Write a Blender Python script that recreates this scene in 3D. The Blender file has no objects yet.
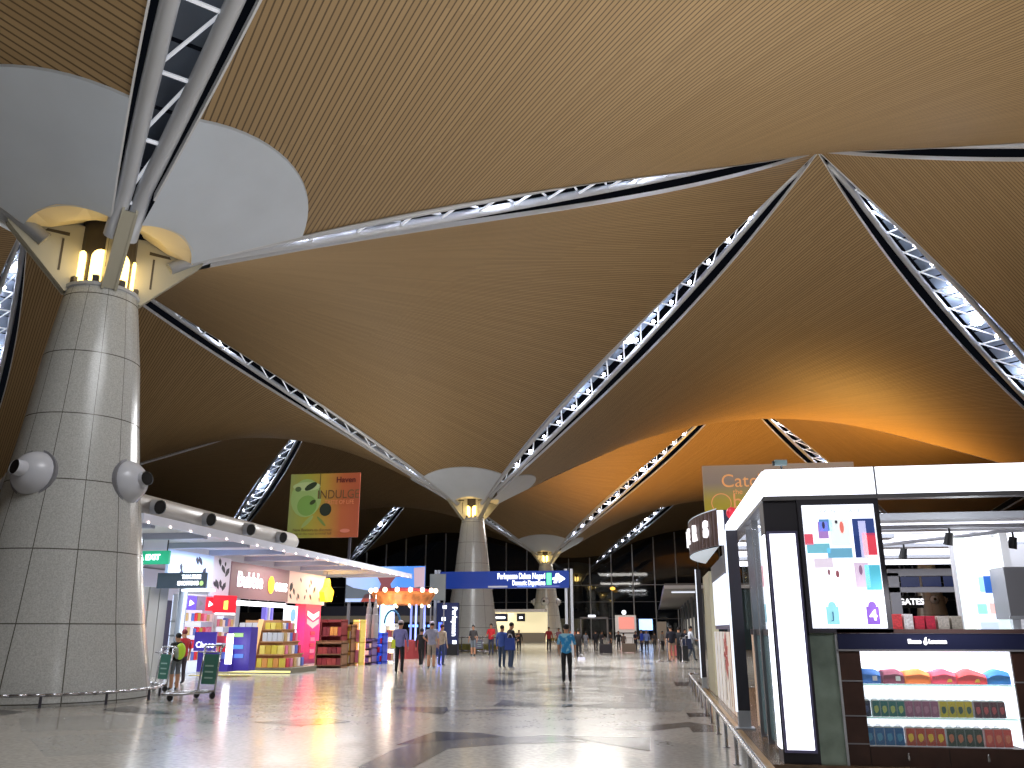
import bpy, math, random
from mathutils import Vector, Matrix
random.seed(7)
C = bpy.context.scene.collection
PI = math.pi
# ------------------------------------------------------------------ survey of the camera
F, PITCH, YAW, EYE = 842.4, .28325, .1611, 1.5
def ray(px, py):
    x = (px-512)/F; u = -(py-384)/F; cp, sp = math.cos(PITCH), math.sin(PITCH)
    y = cp-u*sp; z = sp+u*cp; c, s = math.cos(YAW), math.sin(YAW)
    return x*c-y*s, x*s+y*c, z
def G(px, py, Z=0):
    a, b, c = ray(px, py); t = (Z-EYE)/c; return a*t, b*t
def PX(px, py, X):
    a, b, c = ray(px, py); t = X/a; return b*t, EYE+c*t       # (Y, Z)
def PY(px, py, Y):
    a, b, c = ray(px, py); t = Y/b; return a*t, EYE+c*t       # (X, Z)
cam = bpy.data.cameras.new('camera'); camo = bpy.data.objects.new('camera', cam); C.objects.link(camo)
cam.sensor_width = 36; cam.lens = F/1024*36; cam.clip_end = 600
camo.location = (0, 0, EYE); camo.rotation_euler = (PI/2+PITCH, 0, YAW)
bpy.context.scene.camera = camo
# ------------------------------------------------------------------ materials
def lin(c):
    return tuple(((v/255)/12.92 if v/255 <= .04045 else ((v/255+.055)/1.055)**2.4) for v in c)
MATS = {}
def mat(name, col, rough=.6, metal=0, emit=0, noise=0, scale=8, alpha=1, ecol=None, bump=0, spec=.5, sample=True, trans=0):
    if name in MATS: return MATS[name]
    m = bpy.data.materials.new(name); m.use_nodes = True; nt = m.node_tree
    b = nt.nodes['Principled BSDF']; c = lin(col)
    b.inputs['Base Color'].default_value = (*c, 1); b.inputs['Roughness'].default_value = rough
    b.inputs['Metallic'].default_value = metal; b.inputs['Specular IOR Level'].default_value = spec
    if trans: b.inputs['Transmission Weight'].default_value = trans; b.inputs['IOR'].default_value = 1.05
    if emit:
        b.inputs['Emission Color'].default_value = (*lin(ecol or col), 1); b.inputs['Emission Strength'].default_value = emit
        if not sample: m.cycles.emission_sampling = 'NONE'
    if alpha < 1: b.inputs['Alpha'].default_value = alpha
    if noise or bump:
        tc = nt.nodes.new('ShaderNodeTexCoord'); n = nt.nodes.new('ShaderNodeTexNoise')
        n.inputs['Scale'].default_value = scale; n.inputs['Detail'].default_value = 6
        nt.links.new(tc.outputs['Object'], n.inputs['Vector'])
        if noise:
            r = nt.nodes.new('ShaderNodeValToRGB')
            r.color_ramp.elements[0].position = .3; r.color_ramp.elements[1].position = .7
            r.color_ramp.elements[0].color = (*[v*(1-noise) for v in c], 1)
            r.color_ramp.elements[1].color = (*[min(1, v*(1+noise)) for v in c], 1)
            nt.links.new(n.outputs['Fac'], r.inputs['Fac']); nt.links.new(r.outputs['Color'], b.inputs['Base Color'])
        if bump:
            bp = nt.nodes.new('ShaderNodeBump'); bp.inputs['Strength'].default_value = bump
            nt.links.new(n.outputs['Fac'], bp.inputs['Height']); nt.links.new(bp.outputs['Normal'], b.inputs['Normal'])
    MATS[name] = m; return m
def glow(name, col, e=3, sample=False):
    return mat('glow_'+name, col, .5, 0, e, sample=sample)
def slat_mat():
    m = bpy.data.materials.new('timber_slats'); m.use_nodes = True; nt = m.node_tree; L = nt.links.new
    b = nt.nodes['Principled BSDF']; b.inputs['Roughness'].default_value = .55; b.inputs['Specular IOR Level'].default_value = .3
    uv = nt.nodes.new('ShaderNodeUVMap'); sx = nt.nodes.new('ShaderNodeSeparateXYZ'); L(uv.outputs[0], sx.inputs[0])
    d = nt.nodes.new('ShaderNodeMath'); d.operation = 'DIVIDE'; d.inputs[1].default_value = .158; L(sx.outputs[0], d.inputs[0])
    f = nt.nodes.new('ShaderNodeMath'); f.operation = 'FRACT'; L(d.outputs[0], f.inputs[0])
    g = nt.nodes.new('ShaderNodeMath'); g.operation = 'LESS_THAN'; g.inputs[1].default_value = .24; L(f.outputs[0], g.inputs[0])
    # board tone by slat and by length
    fl = nt.nodes.new('ShaderNodeMath'); fl.operation = 'FLOOR'; L(d.outputs[0], fl.inputs[0])
    sy = nt.nodes.new('ShaderNodeMath'); sy.operation = 'DIVIDE'; sy.inputs[1].default_value = 4.2; L(sx.outputs[1], sy.inputs[0])
    fy = nt.nodes.new('ShaderNodeMath'); fy.operation = 'FLOOR'; L(sy.outputs[0], fy.inputs[0])
    cx = nt.nodes.new('ShaderNodeCombineXYZ'); L(fl.outputs[0], cx.inputs[0]); L(fy.outputs[0], cx.inputs[1])
    wn = nt.nodes.new('ShaderNodeTexWhiteNoise'); L(cx.outputs[0], wn.inputs['Vector'])
    mx = nt.nodes.new('ShaderNodeMix'); mx.data_type = 'RGBA'
    mx.inputs[6].default_value = (.29, .198, .102, 1); mx.inputs[7].default_value = (.335, .232, .122, 1); L(wn.outputs['Value'], mx.inputs[0])
    mm = nt.nodes.new('ShaderNodeMix'); mm.data_type = 'RGBA'; mm.inputs[7].default_value = (.105, .068, .034, 1)
    L(g.outputs[0], mm.inputs[0]); L(mx.outputs[2], mm.inputs[6]); L(mm.outputs[2], b.inputs['Base Color'])
    return m
def stone_mat():
    # granite cladding with joints between panels: twelve round the shaft and rings every 1.55 m
    m = bpy.data.materials.new('granite_cladding'); m.use_nodes = True; nt = m.node_tree; L = nt.links.new
    b = nt.nodes['Principled BSDF']; b.inputs['Roughness'].default_value = .22
    tc = nt.nodes.new('ShaderNodeTexCoord'); n = nt.nodes.new('ShaderNodeTexNoise'); n.inputs['Scale'].default_value = 34; n.inputs['Detail'].default_value = 8
    L(tc.outputs['Object'], n.inputs['Vector'])
    r = nt.nodes.new('ShaderNodeValToRGB'); r.color_ramp.elements[0].position = .35; r.color_ramp.elements[1].position = .65
    r.color_ramp.elements[0].color = (.40, .405, .39, 1); r.color_ramp.elements[1].color = (.55, .555, .54, 1); L(n.outputs['Fac'], r.inputs[0])
    uv = nt.nodes.new('ShaderNodeUVMap'); sx = nt.nodes.new('ShaderNodeSeparateXYZ'); L(uv.outputs[0], sx.inputs[0])
    def line(o, w):
        f = nt.nodes.new('ShaderNodeMath'); f.operation = 'FRACT'; L(o, f.inputs[0])
        g = nt.nodes.new('ShaderNodeMath'); g.operation = 'LESS_THAN'; g.inputs[1].default_value = w; L(f.outputs[0], g.inputs[0]); return g
    a, c = line(sx.outputs[0], .022), line(sx.outputs[1], .016)
    mxm = nt.nodes.new('ShaderNodeMath'); mxm.operation = 'MAXIMUM'; L(a.outputs[0], mxm.inputs[0]); L(c.outputs[0], mxm.inputs[1])
    mm = nt.nodes.new('ShaderNodeMix'); mm.data_type = 'RGBA'; mm.inputs[7].default_value = (.10, .095, .08, 1)
    L(mxm.outputs[0], mm.inputs[0]); L(r.outputs[0], mm.inputs[6]); L(mm.outputs[2], b.inputs['Base Color'])
    return m
def floor_mat(name, c0, c1, rough=.1):
    m = bpy.data.materials.new(name); m.use_nodes = True; nt = m.node_tree; L = nt.links.new
    b = nt.nodes['Principled BSDF']; b.inputs['Specular IOR Level'].default_value = .36
    tc = nt.nodes.new('ShaderNodeTexCoord'); n = nt.nodes.new('ShaderNodeTexNoise'); n.inputs['Scale'].default_value = 14; n.inputs['Detail'].default_value = 8
    L(tc.outputs['Object'], n.inputs['Vector'])
    r = nt.nodes.new('ShaderNodeValToRGB'); r.color_ramp.elements[0].position = .35; r.color_ramp.elements[1].position = .65
    r.color_ramp.elements[0].color = (*lin(c0), 1); r.color_ramp.elements[1].color = (*lin(c1), 1); L(n.outputs['Fac'], r.inputs[0])
    L(r.outputs[0], b.inputs['Base Color'])
    n2 = nt.nodes.new('ShaderNodeTexNoise'); n2.inputs['Scale'].default_value = 1.3; L(tc.outputs['Object'], n2.inputs['Vector'])
    mr = nt.nodes.new('ShaderNodeMapRange'); mr.inputs[3].default_value = rough*.7; mr.inputs[4].default_value = rough*1.4
    L(n2.outputs['Fac'], mr.inputs[0]); L(mr.outputs[0], b.inputs['Roughness'])
    return m
def grad_mat(name, cols, axis=2, lo=0, hi=1, emit=0, rough=.5):
    # colour runs along one world axis between lo and hi
    m = bpy.data.materials.new(name); m.use_nodes = True; nt = m.node_tree; L = nt.links.new; b = nt.nodes['Principled BSDF']
    b.inputs['Roughness'].default_value = rough
    tc = nt.nodes.new('ShaderNodeNewGeometry'); sx = nt.nodes.new('ShaderNodeSeparateXYZ'); L(tc.outputs['Position'], sx.inputs[0])
    mr = nt.nodes.new('ShaderNodeMapRange'); mr.inputs[1].default_value = lo; mr.inputs[2].default_value = hi; L(sx.outputs[axis], mr.inputs[0])
    r = nt.nodes.new('ShaderNodeValToRGB'); L(mr.outputs[0], r.inputs[0])
    while len(r.color_ramp.elements) < len(cols): r.color_ramp.elements.new(.5)
    for i, c in enumerate(cols):
        r.color_ramp.elements[i].position = i/(len(cols)-1); r.color_ramp.elements[i].color = (*lin(c), 1)
    L(r.outputs[0], b.inputs['Base Color'])
    if emit:
        L(r.outputs[0], b.inputs['Emission Color']); b.inputs['Emission Strength'].default_value = emit; m.cycles.emission_sampling = 'NONE'
    return m
SLAT, STONE = slat_mat(), stone_mat()
WHITE = mat('white_paint', (225, 226, 230), .45)
STEEL = mat('painted_steel', (186, 190, 198), .38, .25)
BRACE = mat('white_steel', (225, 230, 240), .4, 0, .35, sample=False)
CHROME = mat('brushed_steel', (190, 190, 195), .25, .9)
DARK = mat('charcoal', (58, 56, 66), .5)
BLACK = mat('black', (14, 14, 16), .5)
COVER = mat('grey_cover_panel', (190, 199, 212), .6, noise=.05, scale=.6)
CREAM = mat('cream_panel', (222, 208, 176), .5)
GREY = mat('mid_grey', (128, 128, 134), .5)
WALN = mat('dark_walnut', (62, 40, 34), .45, noise=.25, scale=5)
GLASS = mat('clear_glass', (205, 228, 225), .03, alpha=.07, spec=.8)
FROST = mat('greenish_glass', (150, 168, 158), .12, metal=.35, noise=.3, scale=3)
WARM = glow('warm', (255, 214, 120), 5)
LAMPW = glow('lamp', (236, 238, 255), 40)
PANEL = glow('white_panel', (240, 244, 255), 2.2, True)
PANEL2 = glow('shop_white', (228, 236, 250), 1.15)
# ------------------------------------------------------------------ mesh building
class MB:
    def __init__(s): s.v = []; s.f = []; s.uv = None
    def add(s, vs, fs):
        o = len(s.v); s.v += [tuple(v) for v in vs]; s.f += [tuple(i+o for i in f) for f in fs]; return s
    def box(s, x0, x1, y0, y1, z0, z1):
        if x0 > x1: x0, x1 = x1, x0
        if y0 > y1: y0, y1 = y1, y0
        if z0 > z1: z0, z1 = z1, z0
        return s.add([(x0,y0,z0),(x1,y0,z0),(x1,y1,z0),(x0,y1,z0),(x0,y0,z1),(x1,y0,z1),(x1,y1,z1),(x0,y1,z1)],
              [(0,3,2,1),(4,5,6,7),(0,1,5,4),(1,2,6,5),(2,3,7,6),(3,0,4,7)])
    def rbox(s, c, sx, sy, sz, a=0, tilt=0):
        m = Matrix.Translation(c) @ Matrix.Rotation(a, 4, 'Z') @ Matrix.Rotation(tilt, 4, 'X')
        vs = [m @ Vector((x*sx/2, y*sy/2, z*sz/2)) for z in (-1, 1) for x, y in ((-1,-1),(1,-1),(1,1),(-1,1))]
        return s.add(vs, [(0,3,2,1),(4,5,6,7),(0,1,5,4),(1,2,6,5),(2,3,7,6),(3,0,4,7)])
    def quad(s, *p): return s.add(p, [tuple(range(len(p)))])
    def prism(s, pts, d):
        n = len(pts); d = Vector(d); a = [Vector(p) for p in pts]
        return s.add(a+[p+d for p in a], [tuple(range(n))[::-1], tuple(range(n, 2*n))]+[(i, (i+1) % n, (i+1) % n+n, i+n) for i in range(n)])
    def tube(s, p0, p1, r0, r1=None, n=8, cap=True):
        p0, p1 = Vector(p0), Vector(p1); r1 = r0 if r1 is None else r1; d = (p1-p0).normalized()
        u = d.cross(Vector((0, 0, 1)) if abs(d.z) < .9 else Vector((1, 0, 0))).normalized(); w = d.cross(u)
        vs = []
        for p, r in ((p0, r0), (p1, r1)):
            vs += [p+(u*math.cos(2*PI*k/n)+w*math.sin(2*PI*k/n))*r for k in range(n)]
        fs = [(k, (k+1) % n, (k+1) % n+n, k+n) for k in range(n)]
        if cap: fs += [tuple(range(n))[::-1], tuple(range(n, 2*n))]
        return s.add(vs, fs)
    def sweep(s, pts, r, n=10):
        pts = [Vector(p) for p in pts]; o = len(s.v)
        for i, p in enumerate(pts):
            d = (pts[min(i+1, len(pts)-1)]-pts[max(i-1, 0)]).normalized(); u = d.cross(Vector((0, 0, 1))).normalized(); w = d.cross(u)
            s.v += [tuple(p+(u*math.cos(2*PI*k/n)+w*math.sin(2*PI*k/n))*r) for k in range(n)]
        s.f += [(o+j*n+k, o+j*n+(k+1) % n, o+(j+1)*n+(k+1) % n, o+(j+1)*n+k) for j in range(len(pts)-1) for k in range(n)]
        s.f += [tuple(o+k for k in range(n)), tuple(o+(len(pts)-1)*n+k for k in range(n))]
        return s
    def path(s, pts, r, n=8):
        for a, b in zip(pts, pts[1:]): s.tube(a, b, r, n=n)
        return s
    def lathe(s, c, prof, n=16, a0=0):
        o = []
        for r, z in prof: o += [(c[0]+r*math.cos(a0+2*PI*k/n), c[1]+r*math.sin(a0+2*PI*k/n), c[2]+z) for k in range(n)]
        fs = [(j*n+k, j*n+(k+1) % n, (j+1)*n+(k+1) % n, (j+1)*n+k) for j in range(len(prof)-1) for k in range(n)]
        fs += [tuple(range(n))[::-1], tuple((len(prof)-1)*n+k for k in range(n))]
        return s.add(o, fs)
    def ball(s, c, r, n=10, m=6, sx=1, sy=1, sz=1):
        o = [(c[0]+r*sx*math.sin(PI*j/m)*math.cos(2*PI*k/n), c[1]+r*sy*math.sin(PI*j/m)*math.sin(2*PI*k/n), c[2]+r*sz*math.cos(PI*j/m)) for j in range(m+1) for k in range(n)]
        return s.add(o, [(j*n+k, (j+1)*n+k, (j+1)*n+(k+1) % n, j*n+(k+1) % n) for j in range(m) for k in range(n)])
    def build(s, name, m, parent=None, smooth=False, loc=None):
        me = bpy.data.meshes.new(name)
        off = Vector(loc) if loc else Vector((0, 0, 0))
        me.from_pydata([Vector(v)-off for v in s.v], [], s.f); me.materials.append(m)
        if s.uv:
            l = me.uv_layers.new(name='UVMap')
            for lp in me.loops: l.data[lp.index].uv = s.uv[lp.vertex_index]
        if smooth:
            for p in me.polygons: p.use_smooth = True
        me.update()
        o = bpy.data.objects.new(name, me); C.objects.link(o); o.location = off
        if parent: attach(o, parent)
        return o
LOC = {}
def world(o):
    m = Matrix.Translation(o.location) @ o.rotation_euler.to_matrix().to_4x4()
    return world(o.parent) @ o.matrix_parent_inverse @ m if o.parent else m
def attach(o, parent):
    w = world(parent); o.parent = parent; o.matrix_parent_inverse = w.inverted()
def tag(o, label=None, cat=None, group=None, kind=None):
    for k, v in (('label', label), ('category', cat), ('group', group), ('kind', kind)):
        if v: o[k] = v
    return o
def thing(name, label, cat, loc=(0, 0, 0), group=None):
    o = bpy.data.objects.new(name, None); C.objects.link(o); o.location = loc; o.empty_display_size = .2
    return tag(o, label, cat, group)
def single(name, mb, m, label, cat, loc, group=None, smooth=False):
    return tag(mb.build(name, m, None, smooth, loc), label, cat, group)
def struct(name, mb, m, smooth=False): return tag(mb.build(name, m, None, smooth), kind='structure')
def children(o): return [c for c in bpy.data.objects if c.parent == o]
def dup(o, loc, rz=None, label=None, group=None, kids=None):
    def cp(s, par):
        c = s.copy(); C.objects.link(c)
        if par: c.parent = par
        for k in KIDS.get(s.name, []): cp(k, c)
        return c
    r = cp(o, None); r.location = loc
    if rz is not None: r.rotation_euler = (0, 0, rz)
    if label: r['label'] = label
    if group: r['group'] = group
    return r
KIDS = {}
def index_kids(o):
    KIDS[o.name] = children(o)
    for k in KIDS[o.name]: index_kids(k)
DIRS = {'-Y': (PI/2, 0, 0), '+X': (PI/2, 0, PI/2), '-X': (PI/2, 0, -PI/2), '+Y': (PI/2, 0, PI)}
def text(body, size, m, parent, loc, face='-Y', align='CENTER', name='lettering', ext=.01, rot=None, sx=1, bold=0):
    cu = bpy.data.curves.new('t', 'FONT'); cu.body = body; cu.size = size; cu.align_x = align; cu.align_y = 'CENTER'; cu.extrude = ext; cu.offset = bold
    t = bpy.data.objects.new('t', cu); C.objects.link(t)
    me = bpy.data.meshes.new_from_object(t.evaluated_get(bpy.context.evaluated_depsgraph_get()))
    bpy.data.objects.remove(t); me.materials.clear(); me.materials.append(m)
    o = bpy.data.objects.new(name, me); C.objects.link(o)
    R = Matrix.Translation(loc) @ Matrix.Rotation(DIRS[face][2], 4, 'Z') @ Matrix.Rotation(PI/2, 4, 'X')
    if rot: R = R @ Matrix.Rotation(rot, 4, 'Z')
    R = R @ Matrix.Diagonal((sx, 1, 1, 1))
    me.transform(R)
    if parent: attach(o, parent)
    return o
def light(kind, loc, e, col=(1, 1, 1), size=.3, rot=None, spot=None, sy=None, name='light'):
    l = bpy.data.lights.new(name, kind); l.energy = e; l.color = col
    if kind == 'AREA':
        l.size = size
        if sy: l.shape = 'RECTANGLE'; l.size_y = sy
    else: l.shadow_soft_size = size
    if spot: l.spot_size = spot; l.spot_blend = .8
    o = bpy.data.objects.new(name, l); C.objects.link(o); o.location = loc
    if rot: o.rotation_euler = rot
    return o
# ------------------------------------------------------------------ roof: timber slat shells on a square grid of columns
GR, X0, Y0, ZC, ZA = 46.08, -13.47, 17.99, 9.87, 25.55
LE = GR/math.sqrt(2)
HW = 1.35
def hz(u, v): return ZC*(u*v+(1-u)*(1-v))+ZA*(u*(1-v)+(1-u)*v)
def roofz(X, Y):
    a = (X-X0)/GR; b = (Y-Y0)/GR; fa = abs(a-round(a)); fb = abs(b-round(b))
    p, q = (fa*2-1, fb*2) if fa > fb else (fb*2-1, fa*2)
    return hz((p+q+1)/2, (p-q+1)/2)
def shell(cx, cy, along_x, n=40):
    mb = MB(); mb.uv = []; k = HW/LE
    tr = [0, .01, .02, .03, .04, .05, .06]; ss = tr+[.06+.88*i/n for i in range(1, n)]+[1-x for x in tr[::-1]]
    N = len(ss)
    for s in ss:
        for t in ss:
            u = s+(1-2*s)*k*4*t*(1-t); v = t+(1-2*t)*k*4*s*(1-s)
            p, q = u+v-1, u-v
            dx, dy = (p, q) if along_x else (q, p)
            mb.v.append((cx+dx*GR/2, cy+dy*GR/2, hz(u, v))); mb.uv.append((u*LE, v*LE) if along_x else (v*LE, u*LE))
    def near(i):
        X, Y, _ = mb.v[i]; return math.hypot((X-X0+GR/2) % GR-GR/2, (Y-Y0+GR/2) % GR-GR/2) < 2.6
    mb.f = [(i*N+j, (i+1)*N+j, (i+1)*N+j+1, i*N+j+1) for i in range(N-1) for j in range(N-1) if not (near(i*N+j) or near((i+1)*N+j+1))]
    o = struct('ceiling', mb, SLAT, True)
    # white edge trim round the four edges
    tb = MB()
    for e in ([(i, 0) for i in range(N)], [(i, N-1) for i in range(N)], [(0, j) for j in range(N)], [(N-1, j) for j in range(N)]):
        pts = [Vector(mb.v[i*N+j]) for i, j in e]
        mid = Vector((cx, cy, 0))
        for a, b in zip(pts, pts[1:]):
            if math.hypot((a.x-X0+GR/2) % GR-GR/2, (a.y-Y0+GR/2) % GR-GR/2) < 2.3: continue
            ins = (mid-(a+b)/2); ins.z = 0
            d = (b-a); d.z = 0; d.normalize(); ins = (ins-ins.dot(d)*d).normalized()*.05
            dn = Vector((0, 0, -.05)); up = Vector((0, 0, .14))
            tb.add([a+dn, b+dn, b+ins+dn, a+ins+dn, a+up, b+up], [(0, 1, 2, 3), (0, 1, 5, 4)])
    e = tb.build('trim', TRIM, o)
TRIM = mat('edge_trim', (205, 207, 212), .4)
for i in range(-2, 2):
    for j in range(-1, 4): shell(X0+GR/2+i*GR, Y0+j*GR, True)
for i in range(-2, 3):
    for j in range(-1, 3): shell(X0+i*GR, Y0+GR/2+j*GR, False)
# ------------------------------------------------------------------ skylight trusses along the diagonals
SKY = mat('skylight_panel', (120, 132, 150), .3, .2)
def truss(ci, cj, ai, aj, label, lamps=True, flood=.55, lights=3, side=1, e=90):
    c = Vector((X0+ci*GR, Y0+cj*GR, ZC)); a = Vector((X0+ai*GR, Y0+aj*GR, ZA)); d = a-c
    h = Vector((d.x, d.y, 0)).normalized(); n = Vector((-h.y, h.x, 0))*side; L = d.length
    P = lambda t, off, dz=0: c+d*t+n*off+Vector((0, 0, dz))
    hw = lambda t: HW*4*t*(1-t)
    T = thing('roof_truss', label, 'roof truss', tuple(c))
    rt = .19 if not lamps and (ci, cj, aj) == (0, 0, -.5) else .165
    off = lambda t: max(hw(t)*.72-.1, .2) if rt > .18 else max(hw(t)*.68-.1, .17)
    hz_ = lambda t: .36*min(1, max(0, t-.03)/.05, max(0, 1.0-t)/.08)
    ts = [.045+.925*i/26 for i in range(27)]
    for sg in (-1, 1):
        tb = MB(); tb.sweep([P(t, sg*off(t), hz_(t)) for t in ts], rt, 12); tb.build('chord', STEEL, T, True)
    np_ = 18; tt = [.07+.88*i/np_ for i in range(np_+1)]
    br = MB()
    for i, t in enumerate(tt):
        br.tube(P(t, -off(t), hz_(t)), P(t, off(t), hz_(t)), .05, n=6)
        if i < np_: br.tube(P(t, -off(t), hz_(t)), P(tt[i+1], off(tt[i+1]), hz_(tt[i+1])+.2), .045, n=6)
    br.build('bracing', BRACE, T, True)
    sk = MB()
    for t, t2 in zip(tt, tt[1:]):
        g = (t2-t)*.03
        sk.quad(P(t+g, -off(t)-.05, 1.25), P(t2-g, -off(t2)-.05, 1.25), P(t2-g, off(t2)+.05, 1.25), P(t+g, off(t)+.05, 1.25))
    sk.build('skylight', SKY, T)
    if lamps:
        first = None
        for t in tt[2:-2]:
            p = P(t, -off(t)*.5, hz_(t)+.25)
            if first is None:
                m = MB(); m.ball(p, .11, 8, 6); first = m.build('lamp', LAMPW, T); p0 = p
            else:
                o = first.copy(); C.objects.link(o); o.location = p-p0
    if flood:
        p = P(flood, 0, .75); m = MB(); m.lathe(p, [(.16, .3), (.32, .15), (.36, -.1), (.3, -.16)], 10); m.build('floodlight', LAMPW, T)
    for k in range(lights):
        t = (k+.7)/(lights+.4); q = P(t, 0, .8)
        light('POINT', q, e*(.3 if k == 0 else 2.2), (.86, .9, 1), .15, name='truss_light')
    return T
truss(0, 0, .5, -.5, 'wide grey skylight truss rising overhead from the nearest granite column', flood=0, lamps=False, lights=2, e=60)
truss(0, 0, .5, .5, 'long shallow skylight truss from the nearest column to the central roof peak', flood=0, lights=4, e=60)
truss(0, 1, .5, .5, 'steep bright skylight truss from the second column up to the central roof peak', side=-1, lamps=True, lights=4)
truss(1, 1, .5, .5, 'skylight truss with a row of bright lamps descending right from the central peak', lights=4, side=-1)
truss(1, 0, .5, .5, 'nearly level skylight truss leaving the central peak at the right edge', lights=3, flood=0)
truss(0, 1, -.5, .5, 'narrow skylight truss running down left side to the second column', lights=4, side=1, lamps=False, flood=0)
truss(-1, 1, -.5, .5, 'lamp-lit skylight truss at the left edge beside the nearest column', lights=4)
truss(0, 0, -.5, -.5, 'dark skylight truss emerging at far left from the nearest column head', lamps=False, lights=0, flood=0)
truss(0, 0, -.5, .5, 'skylight truss hidden partly behind the nearest column head on its left', lights=1, flood=0)
truss(-1, 2, -.5, 1.5, 'lit skylight truss above the left shops and left of the green banner', lights=3)
truss(-1, 3, -.5, 2.5, 'small distant skylight truss just right of the green banner', lights=2)
truss(0, 2, .5, 1.5, 'skylight truss crossing the orange lit ceiling towards the third column', lights=4, side=-1)
truss(1, 2, .5, 1.5, 'short skylight truss on the orange ceiling above the surveillance camera', lights=3, side=-1)
truss(0, 2, -.5, 1.5, 'skylight truss passing behind the second column down to the third', lights=3, lamps=False)
truss(0, 3, .5, 2.5, 'far skylight truss right of the third column above the dark glazing', lights=3, side=-1)
truss(0, 3, -.5, 2.5, 'tiny far skylight truss behind the third column head', lights=1, lamps=False, flood=0)
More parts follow.
